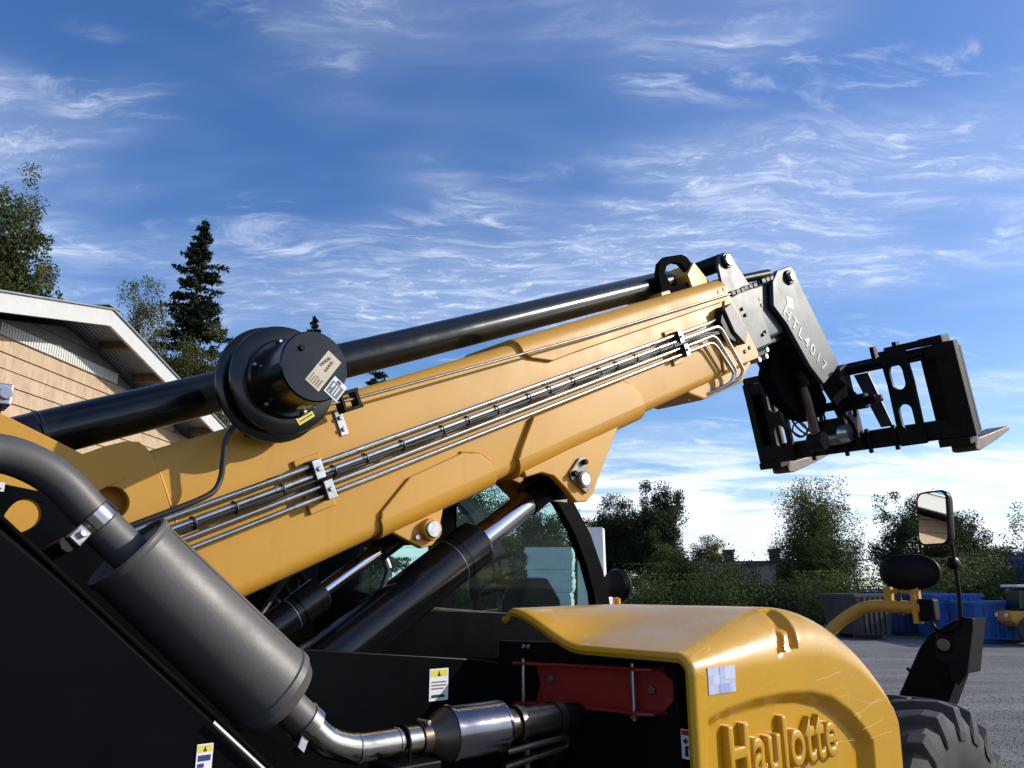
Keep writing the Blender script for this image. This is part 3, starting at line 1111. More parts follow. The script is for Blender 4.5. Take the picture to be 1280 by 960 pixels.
cx, cy = foot(1331, 38)
ct = thing('container', 'tall dark blue container at the right edge above the yellow loader', 'container', (cx, cy, 0), R_(-8))
CB = mat('container_blue', (0.012, 0.04, 0.15), 0.5, var=0.15, vscale=1)
MB().box(-1.2, 1.2, -1.5, 1.5, .12, 2.98).build('body', CB, ct)
for i in range(9):
    MB().box(-1.15 + i * .26, -1.03 + i * .26, -1.54, -1.5, .2, 2.9).build('rib', CB, ct)
MB().box(-1.22, 1.22, -1.56, 1.52, 2.985, 3.08).build('roof_rail', CB, ct)
MB().box(-1.0, -.75, -1.555, -1.542, 2.45, 2.62).build('plate', WHITE, ct)
MB().box(-.9, -.35, -1.555, -1.542, 2.72, 2.80).build('plate', YLAB, ct)

# ------------------------------------------------------------------ small loader at the right edge
lx, ly = foot(1296, 31)
ld = thing('loader', 'small yellow loader with a pale roof cut by the right edge', 'loader', (lx, ly, 0), R_(172))
LY = mat('loader_yellow', (0.55, 0.25, 0.03), 0.5, var=0.1, vscale=3)
MB().prism([(-1.6, -.6, .55), (.9, -.6, .55), (1.15, -.6, .75), (1.15, -.6, 1.05), (-1.6, -.6, 1.15)], [(-1.6, .6, .55), (.9, .6, .55), (1.15, .6, .75), (1.15, .6, 1.05), (-1.6, .6, 1.15)]).build('body', LY, ld, bevel=.05)
MB().prism([(-.5, -.5, 1.15), (.82, -.5, 1.10), (.75, -.5, 1.72), (-.4, -.5, 1.78)], [(-.5, .5, 1.15), (.82, .5, 1.10), (.75, .5, 1.72), (-.4, .5, 1.78)]).build('cab', BLK, ld, bevel=.04)
MB().box(-.55, .86, -.58, .58, 1.785, 1.87).build('roof', WHITE, ld, bevel=.04)
for sx in (-1.0, .62):
    for sy in (-.72, .72):
        w_ = MB().lathe((sx, sy - .13, .45), (0, 1, 0), [(0, .2), (0, .40), (.04, .45), (.22, .45), (.26, .40), (.26, .2)], 20).build('wheel', RUB, ld, 40)
MB().cyl((1.17, -.35, .92), (1.22, -.35, .92), .07, seg=14).build('headlight', WHITE, ld)
MB().cyl((1.17, .35, .92), (1.22, .35, .92), .07, seg=14).build('headlight', WHITE, ld)

# ------------------------------------------------------------------ wrapped goods behind the cab
WRAP = mat('white_stretch_film', (0.78, 0.80, 0.80), 0.35, var=0.14, vscale=6, bump=0.9, bscale=16, rvar=0.1)


def pack(name, label, px0, px1, y0, y1, d, deep, seed, grp):
    """soft edged pack in creased film; z from the sight lines to its bottom and top edge"""
    rr = random.Random(seed)
    p0, p1 = W(px0, 735, d), W(px1, 735, d)
    zt, zb = W((px0 + px1) / 2, y0, d).z, W((px0 + px1) / 2, y1, d).z
    zb = max(zb, 0.0)
    w = (p1 - p0).length
    c = (p0 + p1) / 2
    ang = math.atan2(p1.y - p0.y, p1.x - p0.x)
    bm = bmesh.new()
    bmesh.ops.create_grid(bm, x_segments=1, y_segments=1, size=.5)
    bm.free()
    bm = bmesh.new()
    bmesh.ops.create_cube(bm, size=1.0)
    bmesh.ops.subdivide_edges(bm, edges=bm.edges, cuts=7, use_grid_fill=True)
    h = zt - zb
    for v in bm.verts:
        x, y, z = v.co
        f = 1 - .05 * (abs(2 * z) ** 6)
        v.co = Vector((x * w * f + rr.uniform(-.012, .012), (y + .5) * deep * f + rr.uniform(-.006, .006), (z + .5) * h + rr.uniform(-.005, .005) * (1 if abs(z) < .49 else 0)))
    me = bpy.data.meshes.new(name)
    bm.to_mesh(me)
    bm.free()
    o = link(name, me, WRAP, None, 50)
    o.location = (c.x, c.y, zb)
    o.rotation_euler = (0, 0, ang + R_(-4))
    return tag(o, label, 'pack', grp)


G = 'white wrapped packs behind the cab'
pack('wrapped_pack', 'topmost white wrapped pack seen through the cab glass', 655, 716, 684, 711.5, 8.0, .6, 1, G)
pack('wrapped_pack', 'second white wrapped pack down in the stack behind the cab glass', 659, 716, 712, 740.5, 8.0, .6, 2, G)
pack('wrapped_pack', 'third white wrapped pack just above the yellow hood line in the glass', 656, 714, 741, 770, 8.0, .6, 3, G)
pack('wrapped_pack', 'lowest white wrapped packs on the ground hidden behind the hood', 655, 716, 770.5, 990, 8.0, .6, 4, G)
pack('wrapped_pack', 'tall white film-wrapped bundle showing right of the cab pillar', 722, 756, 659, 980, 9.2, .5, 5, G)

#@@PART3

# ================================================================== THE TELEHANDLER
Fv = Vector((math.sin(HEAD), math.cos(HEAD), 0))
Rv = Vector((math.cos(HEAD), -math.sin(HEAD), 0))
TEL = thing('telehandler', 'yellow and black telescopic handler with raised boom and pallet forks', 'telehandler',
            Fv * A0 - Rv * RCAM, math.pi / 2 - HEAD)
UX, UR, UZ = Vector((1, 0, 0)), Vector((0, -1, 0)), Vector((0, 0, 1))     # forward, right, up in its own frame
UB, UQ = Vector((cT, 0, sT)), Vector((-sT, 0, cT))                        # along and across the boom


def side(pts, r):
    """outline traced on an upright plane r"""
    return [V(*U(x, y, r=r)) for x, y in pts]


def slab(name, pts, r, r2, m, parent, bevel=.004, seg=2, smooth=None):
    """plate whose face lies on plane r, running back to r2"""
    f = side(pts, r)
    bk = [Vector((v.x, -r2, v.z)) for v in f]
    return MB().prism(f, bk).build(name, m, parent, smooth, bevel, seg)


def slab_az(name, az, r, r2, m, parent, bevel=.004, seg=2):
    return MB().prism([V(a, r, z) for a, z in az], [V(a, r2, z) for a, z in az]).build(name, m, parent, None, bevel, seg)


def slab_tq(name, tq, r, r2, m, parent, bevel=.004, seg=2):
    return MB().prism([BT(t, q, r) for t, q in tq], [BT(t, q, r2) for t, q in tq]).build(name, m, parent, None, bevel, seg)


def cyl(name, p0, p1, rad, m, parent, seg=28, rad1=None):
    return MB().cyl(p0, p1, rad, rad1, seg).build(name, m, parent, 40, bevel=min(.004, rad * .15))


# ------------------------------------------------------------------ chassis
ch = MB()
ch.prism([V(a, .36, z) for a, z in ((-.5, .55), (4.5, .55), (4.5, .95), (3.2, 1.15), (1.0, 1.25), (-.5, 1.3))],
         [V(a, -.36, z) for a, z in ((-.5, .55), (4.5, .55), (4.5, .95), (3.2, 1.15), (1.0, 1.25), (-.5, 1.3))])
chassis = ch.build('chassis', BLKM, TEL, None, .01)
MB().prism([V(a, -.52, z) for a, z in ((-.4, .7), (1.42, .7), (1.42, 1.95), (1.30, 2.02), (-.4, 2.02))], [V(a, -1.08, z) for a, z in ((-.4, .7), (1.42, .7), (1.42, 1.95), (1.30, 2.02), (-.4, 2.02))]).build('hydraulic_tank', BLKM, chassis, None, .03, 3)
for k_ in range(3):
    MB().tube(spline([V(.9 + .12 * k_, -.30, 1.50), V(1.05 + .12 * k_, -.38, 1.72), V(1.22 + .10 * k_, -.42, 1.80 + .02 * k_), V(1.40 + .05 * k_, -.44, 1.70)], 6), .014, 8).build('hydraulic_hose', HOSE, chassis, 60)
# inner plate beside the boom, its top edge dropping forward
inner = slab_az('chassis_side_plate', [(-.3, .7), (3.2, .7), (3.2, 1.40), (2.35, 1.48), (1.95, 1.50), (1.686, 1.552), (1.04, 1.616), (.62, 1.66), (-.3, 1.75)], .40, .375, BLKP, chassis, .003)
slab_az('chassis_side_plate', [(-.3, .7), (3.2, .7), (3.2, 1.40), (1.04, 1.50), (-.3, 1.75)], -.26, -.285, BLKP, chassis, .003)
# engine bay bulkhead behind the cavity, and cab-side wall under the glass
slab_az('bay_wall', [(1.45, 1.553), (1.95, 1.50), (2.6, 1.47), (2.6, 1.66), (1.85, 1.695), (1.47, 1.745)], -.225, -.245, BLKP, chassis, .003)
# rear tower plate with the egg-shaped hole, right of the boom
hole = []
for ang in range(0, 360, 18):
    t = R_(ang)
    rr = .034 * (1 + .42 * math.cos(t - R_(225)) ** 3 * (math.cos(t - R_(225)) > 0))
    hole.append((.327 + rr * math.cos(t) * .95, 1.938 + rr * math.sin(t) * 1.0))
plate('tower_plate', [(-.5, .8), (1.25, .8), (1.05, 1.30), (.82, 1.56), (.60, 1.80), (.43, 1.955), (.36, 1.99), (.27, 2.003), (.0, 2.02), (-.5, 2.02)], [hole], .03,
      lambda x, y, z: V(x, .45 + z, y), BLKP, chassis, .003)
plate('tower_plate', [(-.5, .8), (1.25, .8), (1.05, 1.30), (.82, 1.56), (.60, 1.80), (.43, 1.955), (.36, 1.99), (.27, 2.003), (.0, 2.02), (-.5, 2.02)], [], .03,
      lambda x, y, z: V(x, -.45 + z, y), BLKP, chassis, .003)
cyl('boom_pivot_pin', V(.05, -.5, 1.86), V(.05, .5, 1.86), .05, GREASE, chassis)
# outer rear cover: slanting edge from upper left down to the right
outer = [(.216, 1.883), (.322, 1.799), (.602, 1.550), (.713, 1.443), (.95, 1.22), (.95, 1.05), (.55, 1.32), (-.45, 1.42), (-.62, 1.3), (-.62, 2.0), (-.4, 2.25), (-.1, 2.14)]
cov = slab_az('rear_cover', [(-.62, .75), (.25, .75), (.5, 1.05), (.93, 1.15), (.93, 1.24), (.713, 1.443), (.602, 1.550), (.322, 1.799), (.216, 1.883), (-.1, 2.14), (-.4, 2.2), (-.62, 2.0)], .95, .52, BLKP, TEL, .012, 3)
# folded lip along the slanting edge
d_ = (V(.713, .95, 1.443) - V(.216, .95, 1.883)).normalized()
nrm_ = Vector((-d_.z, 0, d_.x))
if nrm_.z < 0:
    nrm_ = -nrm_
b = MB()
p0, p1 = V(.10, .955, 1.985), V(.92, .955, 1.259)
b.hexa([p0 + nrm_ * .004, p1 + nrm_ * .004, p1 + nrm_ * .012, p0 + nrm_ * .012,
        p0 + nrm_ * .004 + UR * -.04, p1 + nrm_ * .004 + UR * -.04, p1 + nrm_ * .012 + UR * -.04, p0 + nrm_ * .012 + UR * -.04])
b.build('edge_lip', FLATB, cov, None, .003)
q0, q1 = V(.60, .962, 1.538), V(.76, .962, 1.396)
b = MB()
b.tube([q0, q1], .0045, 8)
b.build('edge_rod', ZINC, cov, 40)
for s_ in (.0, .12):
    q = q1 + (q1 - q0).normalized() * (.02 + s_)
    cyl('cover_bolt', q + UR * -.01, q + UR * .012, .008, BOLT, cov, 10)
# lower yellow trim of the cover near the wheel arch
MB().tube(spline([V(.02, .952, 1.62), V(.12, .952, 1.55), V(.22, .952, 1.44), V(.30, .952, 1.30)], 6), .010, 8).build('cover_trim', YEL, cov, 40)
sticker('warning_sticker', V(*U(243, 968, r=.951)), UX, UZ, UR, .030, .050,
        [(1, .06, .72, .94, .96), (3, [(.38, .74), (.62, .74), (.5, .93)]), (2, .12, .42, .88, .62), (2, .12, .2, .5, .34), (3, .15, .05, .7, .12)], [WHITE, YLAB, INKB, INK], cov)
sticker('warning_sticker', V(*U(536, 877, r=.4005)), UX, UZ, UR, .072, .094,
        [(1, .05, .75, .95, .97), (3, [(.4, .76), (.6, .76), (.5, .94)]), (2, .1, .56, .9, .60), (2, .1, .46, .9, .50), (2, .1, .36, .75, .40), (3, .12, .10, .80, .19)], [WHITE, YLAB, INKG, INK], inner)
sticker('serial_plate', V(.23, .4665, 1.985), UX, UZ, UR, .05, .02, [(1, .1, .2, .9, .4), (1, .1, .55, .7, .75)], [WHITE, INKG], chassis)

# ------------------------------------------------------------------ boom, outer section
QB, QT, RB = 1.205, 1.708, .19


def boom_ring(t, qb, qt, rb, cb=.05, ct_=.05):
    """closed profile with folded (rounded) corners, in (r, q)"""
    pts = []
    for (cx_, cy_, a0, rad) in ((rb - ct_, qt - ct_, 0, ct_), (-rb + ct_, qt - ct_, 90, ct_), (-rb + cb, qb + cb, 180, cb), (rb - cb, qb + cb, 270, cb)):
        for i in range(7):
            an = R_(a0 + 15 * i)
            pts.append((cx_ + rad * math.cos(an), cy_ + rad * math.sin(an)))
    return [BT(t, q, r) for r, q in pts]


# rear end of the boom: side plates that rise to carry the tube; front end cut square
boom = MB().rings([boom_ring(t, QB, QT, RB) for t in (1.40, 2.0, 3.0, 4.0, 4.70)]).build('boom', YEL, TEL, 30)
# rear cheek plates (thick), with the curved shoulder
ck = [(1.02, 1.22), (1.466, 1.20), (1.466, 1.487), (1.469, 1.66), (1.462, 1.71), (1.445, 1.738), (1.41, 1.750), (1.36, 1.752), (1.30, 1.748), (1.152, 1.904), (1.0, 2.06), (.82, 2.12), (.66, 2.02), (.62, 1.70), (.75, 1.35)]
hc = U(139, 629, r=RB + .012)
hct, hcq = hc[0] * cT + hc[2] * sT, -hc[0] * sT + hc[2] * cT
for s in (1, -1):
    plate('cheek_plate', ck, [oval(hct, hcq, .045, .045, 32)], .024, lambda x, y, z, s=s: BT(x, y, s * (RB + .0) + z), YEL, boom, .003)
cyl('pivot_tube', BT(hct, hcq, -RB + .02), BT(hct, hcq, RB - .05), .060, YEL, boom, 32)
# welded seam at the cheek's front edge
MB().tube([BT(1.472, q, RB + .004) for q in (1.21, 1.3, 1.4, 1.5, 1.6, 1.66)], .006, 6).build('weld_seam', YEL, boom, 60)
# doubler plates on the flank and belly
for s in (1, -1):
    slab_tq('reinforcement_plate', [(2.264, 1.356), (2.518, 1.365), (2.60, 1.335), (2.642, 1.289), (2.65, 1.255), (2.10, 1.255), (2.112, 1.283)], s * (RB + .014), s * (RB - .01), YEL, boom, .004)
    slab_tq('reinforcement_plate', [(2.923, 1.392), (3.532, 1.396), (3.60, 1.36), (3.642, 1.297), (3.64, 1.255), (2.775, 1.255), (2.80, 1.285)], s * (RB + .022), s * (RB - .01), YEL, boom, .005)
    slab_tq('reinforcement_plate', [(2.985, 1.658), (3.02, 1.625), (3.138, 1.585), (3.30, 1.590), (4.60, 1.596), (4.66, 1.62), (4.66, 1.658)], s * (RB + .018), s * (RB - .01), YEL, boom, .004)


for wl in ([(2.518, 1.368), (2.60, 1.338), (2.645, 1.290), (2.652, 1.255)], [(3.532, 1.399), (3.60, 1.363), (3.645, 1.298), (3.644, 1.255)]):
    MB().tube(spline([BT(t, q, RB + .003) for t, q in wl], 5), .006, 6).build('weld_seam', YEL, boom, 60)


def wrap(name, t0, t1, top, th, up):
    """plate folded round the belly (or back) of the boom"""
    rings = []
    for t in (t0, t1):
        rg = []
        base = []
        rb = RB + th
        if top:
            base = [(rb, 1.655), (rb, QT - .05)]
            for i in range(7):
                an = R_(15 * i)
                base.append((rb - .05 - th + (.05 + th) * math.cos(an), QT + th - .05 - th + (.05 + th) * math.sin(an)))
            base += [(-x_, y_) for x_, y_ in reversed(base)]
        else:
            base = [(rb, 1.26), (rb, QB + .05)]
            for i in range(7):
                an = R_(-15 * i)
                base.append((rb - .05 - th + (.05 + th) * math.cos(an), QB + .05 + (.05 + th) * math.sin(an)))
            base += [(-x_, y_) for x_, y_ in reversed(base)]
        rings.append(base)
    b_ = MB()
    n_ = len(rings[0])
    o_ = [BT(t0, q, r) for r, q in rings[0]] + [BT(t1, q, r) for r, q in rings[1]]
    k_ = 1 - .6 * th / RB
    i_ = [BT(t0, 1.455 + (q - 1.455) * (1 - th / .25), r * (1 - th / RB)) for r, q in rings[0]] + [BT(t1, 1.455 + (q - 1.455) * (1 - th / .25), r * (1 - th / RB)) for r, q in rings[1]]
    fs = [(i, i + 1, n_ + i + 1, n_ + i) for i in range(n_ - 1)]
    m_ = 2 * n_
    fs += [(i, m_ + i, m_ + i + 1, i + 1) for i in range(n_ - 1)]
    fs += [(n_ + i, n_ + i + 1, m_ + n_ + i + 1, m_ + n_ + i) for i in range(n_ - 1)]
    b_.add(o_ + i_, fs)
    return b_.build(name, YEL, boom, 30)


wrap('belly_plate', 2.10, 2.65, False, .0138, 0)
wrap('belly_plate', 2.775, 3.64, False, .0218, 0)
wrap('back_plate', 2.985, 4.66, True, .0178, 0)
# front collar of the outer section
for s in (1, -1):
    slab_tq('collar_plate', [(4.40, 1.235), (4.79, 1.225), (4.80, 1.26), (4.70, 1.60), (4.66, 1.665), (4.62, 1.60), (4.45, 1.40)], s * (RB + .011), s * (RB - .02), YEL, boom, .004)
slab_tq('chin_plate', [(4.08, 1.20), (4.20, 1.135), (4.62, 1.13), (4.76, 1.20), (4.76, 1.225), (4.08, 1.225)], .16, -.16, YEL, boom, .02, 3)
for (t, q) in ((4.66, 1.29), (4.72, 1.30)):
    cyl('collar_bolt', BT(t, q, RB), BT(t, q, RB + .018), .012, INK, boom, 12)
for (t, q) in ((4.57, 1.655), (4.63, 1.66)):
    cyl('collar_bolt', BT(t, q, RB + .01), BT(t, q, RB + .02), .011, INK, boom, 12)
# lift cylinder bracket under the boom
bk = [(2.80, 1.20), (3.452, 1.215), (3.20, 1.03), (3.146, .985), (3.09, .968), (3.03, .985), (2.995, 1.06), (2.95, 1.13), (2.89, 1.165), (2.80, 1.175)]
for s in (1, -1):
    slab_tq('lift_bracket', bk, s * (RB + .0), s * (RB - .035), YEL, boom, .006, 3)
cyl('lift_pin', BT(3.09, 1.065, -.23), BT(3.09, 1.065, .222), .036, GREASE, boom)
kp = [BT(3.03, 1.115, .191), BT(3.03, 1.085, .191), BT(3.09, 1.0, .191), BT(3.14, 1.02, .191), BT(3.15, 1.145, .191), BT(3.115, 1.155, .191)]
MB().prism(kp, [p + UR * .012 for p in kp]).build('pin_retainer', GREASE, boom, None, .004)
for t, q in ((3.05, 1.105), (3.13, 1.130)):
    cyl('retainer_bolt', BT(t, q, .203), BT(t, q, .222), .013, BLKM, boom, 6)
cyl('pin_dimple', BT(3.09, 1.065, .223), BT(3.09, 1.065, .226), .028, BOLT, boom, 24)
# eye of the compensation cylinder
ey = [(2.13, 1.215), (2.40, 1.215), (2.352, 1.150), (2.335, 1.112), (2.29, 1.092), (2.245, 1.10)]
for r0, r1 in ((.165, .135), (-.165, -.135)):
    slab_tq('compensation_eye', ey, r0, r1, YEL, boom, .006, 3)
cyl('eye_boss', BT(2.296, 1.150, .10), BT(2.296, 1.150, .192), .040, YEL, boom)
cyl('eye_pin', BT(2.296, 1.150, -.17), BT(2.296, 1.150, .200), .031, BOLT, boom, 20)
cyl('grease_nipple', BT(2.235, 1.145, .165), BT(2.235, 1.145, .178), .010, BOLT, boom, 10)

# hydraulic pipes along the flank
PR = RB + .046
qs = [(1.512, .0088), (1.480, .0110), (1.441, .0082), (1.410, .0082)]
ends = [4.36, 4.43, 4.36, 4.33]
for i, (q, rad) in enumerate(qs):
    st = 1.02 + .02 * i
    pts = [BT(st, q, PR), BT(ends[i], q, PR)]
    drop = [1.49, 1.20, 1.215, 1.205][i]
    if i == 0:
        pts += [BT(4.46, q + .005, PR - .03), BT(4.50, q + .01, RB - .03)]
    else:
        pts += [BT(ends[i] + .10, drop, PR), BT(ends[i] + .06, 1.17, PR - .01), BT(ends[i] - .06, 1.155, PR - .06), BT(ends[i] - .18, 1.16, .1)]
    MB().tube(fillet(pts, .05, 6), rad, 12).build('hydraulic_pipe', ZINC, boom, 60)
    for tt in (1.74 + .02 * i,):
        cyl('pipe_union', BT(tt, q, PR), BT(tt + .05, q, PR), rad * 1.12, ZINC, boom, 14)
MB().tube(spline([BT(1.0, 1.462, PR + .006), BT(1.4, 1.464, PR + .006)] + [BT(1.6 + .16 * k, 1.465 - .005 * (k % 2), PR + .004 + .004 * (k % 2)) for k in range(17)] + [BT(4.4, 1.44, PR)], 4), .0065, 8).build('electric_cable', HOSE, boom, 60)
MB().tube(spline([BT(1.0, 1.470, PR + .012)] + [BT(1.5 + .17 * k, 1.471 - .003 * (k % 3), PR + .012) for k in range(17)] + [BT(4.4, 1.45, PR)], 4), .0055, 8).build('electric_cable', HOSE, boom, 60)
for k in range(17):
    t = 1.47 + .155 * k + (.03 if k % 3 == 0 else 0)
    b = MB()
    ring = []
    for j in range(17):
        an = 2 * math.pi * j / 16
        ring.append(BT(t + .004 * math.sin(an), 1.474 + .0185 * math.cos(an), PR + .004 + .0155 * math.sin(an)))
    b.tube(ring, .003, 6)
    b.build('cable_tie', HOSE, boom, 60)
# clamp blocks
for t in (1.915, 4.03):
    for qc, dt in ((1.497, -.005), (1.424, .012)):
        f = lambda x, y, z, t=t, qc=qc, dt=dt: BT(t + dt + x, qc + y, RB + z)
        MB().box(-.017, .017, -.032, .032, .012, .066, f).build('pipe_clamp', HOSE, boom, None, .003)
        MB().box(-.016, .016, -.031, .031, .0665, .070, f).build('clamp_plate', BOLT, boom, None, .002)
        cyl('clamp_bolt', BT(t + dt, qc, RB + .0705), BT(t + dt, qc, RB + .080), .008, BOLT, boom, 6)
    f = lambda x, y, z, t=t: BT(t + x, 1.46 + y, RB + z)
    MB().box(-.05, .045, -.095, .085, .0, .0115, f).build('clamp_weld_pad', YEL, boom, None, .003)
# guard box on the collar
gb = [(4.43, 1.545), (4.57, 1.575), (4.655, 1.385), (4.62, 1.365), (4.545, 1.345)]
slab_tq('sensor_guard', [(4.50, 1.56), (4.59, 1.575), (4.665, 1.40), (4.60, 1.335), (4.53, 1.42)], RB + .065, RB + .012, SLATE, boom, .004)
slab_tq('sensor_body', [(4.45, 1.50), (4.52, 1.575), (4.56, 1.50), (4.54, 1.36), (4.47, 1.40)], RB + .05, RB, BLKM, boom, .004)

# measuring cable with its guide bracket
cb0, cb1 = BT(2.13, 1.675, .275), BT(4.66, 1.625, RB + .032)
MB().tube([BT(1.95, 1.685, .285), cb0, (cb0 + cb1) / 2 - UQ * .012, cb1], .0055, 8).build('measuring_cable', GREASE, boom, 60)
b = MB()
br = lambda x, y, z: BT(2.075 + x, 1.60 + y, RB + z)
b.box(-.014, .014, -.03, .055, 0, .006, br)
b.hexa([br(-.014, .055, 0), br(.014, .055, 0), br(.014, .055, .006), br(-.014, .055, .006), br(-.014, .085, .07), br(.014, .085, .07), br(.014, .090, .075), br(-.014, .090, .075)])
b.build('cable_bracket', BOLT, boom, None, .002)
for y_ in (-.01, .03):
    cyl('bracket_bolt', br(0, y_, .006), br(0, y_, .016), .008, BOLT, boom, 6)
b = MB()
for dz_ in (-.028, .028):
    b.box(-.03, .045, .075 + dz_ - .006, .075 + dz_ + .006, .055, .10, br)
b.box(.028, .042, .05, .10, .055, .10, br)
b.box(-.03, -.018, .05, .10, .055, .10, br)
b.build('cable_guide', BLKM, boom, None, .002)
# chain ends at the boom front
for (t0, q0, r0) in ((4.70, 1.625, .175), (4.90, 1.63, .15), (5.17, 1.64, .125)):
    b = MB()
    for k in range(3):
        b.box(k * .055, k * .055 + .045, -.014, .014, .0, .035, lambda x, y, z: BT(t0 + x, q0 + y + .0, r0 + z))
    b.box(-.02, .17, -.006, .006, .01, .024, lambda x, y, z: BT(t0 + x, q0 + y, r0 + z))
    b.build('chain_end', BLKM, boom, None, .003)

# ------------------------------------------------------------------ tube above the boom
ta, tb = BT(1.12, 1.845, 0), BT(4.44, 1.797, 0)
ax = (tb - ta).normalized()
ext = MB().lathe(ta, ax, [(0, .05), (.0, .058), (.03, .066), (.12, .0675), ((tb - ta).length - .03, .0655), ((tb - ta).length, .060), ((tb - ta).length, .03)], 40).build('extension_cylinder', BLK, TEL, 30)
MB().lathe(ta + ax * .135, ax, [(0, .0677), (.004, .071), (.012, .071), (.016, .0677)], 40).build('weld_ring', BLK, ext, 30)
cyl('cylinder_rod', tb, tb + ax * .32, .035, GREASE, ext)
cyl('rear_eye', ta - ax * .08, ta, .045, BLK, ext)
# hoop that carries its front end
for r0, r1 in ((.088, .07),):
    plate('carrier_hoop', [(4.20, 1.70), (4.23, 1.85), (4.27, 1.90), (4.34, 1.925), (4.50, 1.918), (4.54, 1.90), (4.68, 1.715), (4.66, 1.70)],
          [[(4.29, 1.84), (4.33, 1.875), (4.40, 1.885), (4.46, 1.87), (4.50, 1.83), (4.50, 1.76), (4.32, 1.76)]], .028,
          lambda x, y, z, r0=r0: BT(x, y, r0 + z), FLATB, ext, .003)
slab_tq('carrier_foot', [(4.48, 1.70), (4.47, 1.80), (4.57, 1.86), (4.68, 1.71)], .118, -.118, YEL, ext, .004)
slab_tq('carrier_foot', [(4.17, 1.70), (4.18, 1.745), (4.26, 1.745), (4.27, 1.70)], .118, -.118, YEL, ext, .004)
# grey block on the boom's rear end
bx, br_, bz = U(5, 497, r=.12)
MB().box(-.06, .012, -.05, .05, -.028, .028, lambda x, y, z: V(bx + x, br_ + y, bz + z)).build('valve_block', BOLT, ext, None, .004)
cyl('valve_plug', V(bx - .005, br_ + .05, bz), V(bx - .005, br_ + .066, bz), .016, mat('lilac_cap', (.30, .30, .42), .4), ext, 16)
MB().box(-.045, -.005, -.03, .03, -.10, -.028, lambda x, y, z: V(bx + x, br_ + y, bz + z)).build('valve_stem', BLKM, ext)

# ------------------------------------------------------------------ cable reel
RA, RZ = .968, 2.388


def rp(r):
    return V(RA, r, RZ)


reel = MB().lathe(rp(.205), UR, [(0, .07), (.05, .07), (.05, .181), (.056, .183), (.064, .181), (.068, .172), (.072, .10)], 56).build('cable_reel', BLK, TEL, 30)
MB().lathe(rp(.277), UR, [(0, .14), (.05, .14), (.05, .166), (.055, .168), (.062, .166), (.066, .158), (.068, .12)], 56).build('reel_flange', BLK, reel, 30)
MB().lathe(rp(.345), UR, [(0, .122), (.012, .122), (.018, .116), (.018, .104), (.19 - .006, .104), (.19, .100), (.19, .0)], 56).build('slip_ring_housing', BLK, reel, 25)
for an in (110, 170, 235, 300, 20):
    c = rp(.366) + UX * (.112 * math.cos(R_(an))) + UZ * (.112 * math.sin(R_(an)))
    cyl('reel_bolt', c, c + UR * .012, .006, BOLT, reel, 6)
c = rp(.535) + UX * -.045 + UZ * .045
cyl('housing_plug', c, c + UR * .008, .009, BLKM, reel, 12)
su = (UX * .555 + UZ * .83).normalized()      # labels run up to the right
sv = (UX * -.83 + UZ * .555).normalized()
rows = []
rng_ = random.Random(4)
for k in range(5):
    rows.append((1, .05, .12 + .16 * k, .30 - .04 * (k % 2), .18 + .16 * k))
for k in range(4):
    rows.append((1, .55 + .09 * k, .10 + .05 * k, .61 + .09 * k, .26 + .05 * k))
    rows.append((1, .52 + .09 * k, .52, .58 + .09 * k, .66))
sticker('rating_plate', rp(.5355) + UX * -.012 + UZ * -.055 + sv * .02, su, sv * -1, UR, .118, .052, rows, [BEIGE, INKG], reel)
sticker('maker_plate', rp(.5355) + UX * .030 + UZ * -.066, su, sv * -1, UR, .058, .050,
        [(1, .08, .08, .78, .92), (0, .14, .2, .7, .32), (0, .14, .45, .7, .52), (0, .14, .62, .7, .7), (2, .82, .3, .94, .6)], [SILV, INKG, INK], reel)
c = rp(.5355) + UX * .058 + UZ * -.062
MB().lathe(c, UR, [(0, .015), (.001, .015)], 24).build('round_sticker', YLAB, reel)
MB().lathe(c + UR * .0012, UR, [(0, .0115), (.0006, .0115)], 24).build('round_sticker_print', mat('ink_green', (.04, .10, .05), .5), reel)
sticker('warning_sticker', rp(.3455) + UX * .055 + UZ * -.135, (UX * .8 + UZ * .6), (UX * -.6 + UZ * .8), UR, .06, .038, [(1, .1, .2, .9, .3), (1, .1, .5, .9, .58)], [YLAB, INK], reel)
# mounting bracket to the boom and the cable that leaves the reel
MB().box(-.05, .05, -.16, .04, .0, .03, lambda x, y, z: V(RA + x, RB - .02 + z, RZ + y)).build('reel_bracket', BLKM, reel, None, .003)
lead = [V(*U(296, 528, r=.26)), V(*U(283, 548, r=.27)), V(*U(279, 575, r=.265)), V(*U(276, 597, r=.26)), V(*U(268, 613, r=.265)), V(*U(250, 624, r=.27)), V(*U(215, 638, r=.27)), V(*U(170, 655, r=.265)), V(*U(120, 674, r=.25)), V(*U(60, 700, r=.24))]
MB().tube(spline(lead, 8), .0085, 10).build('reel_lead', HOSE, reel, 60)

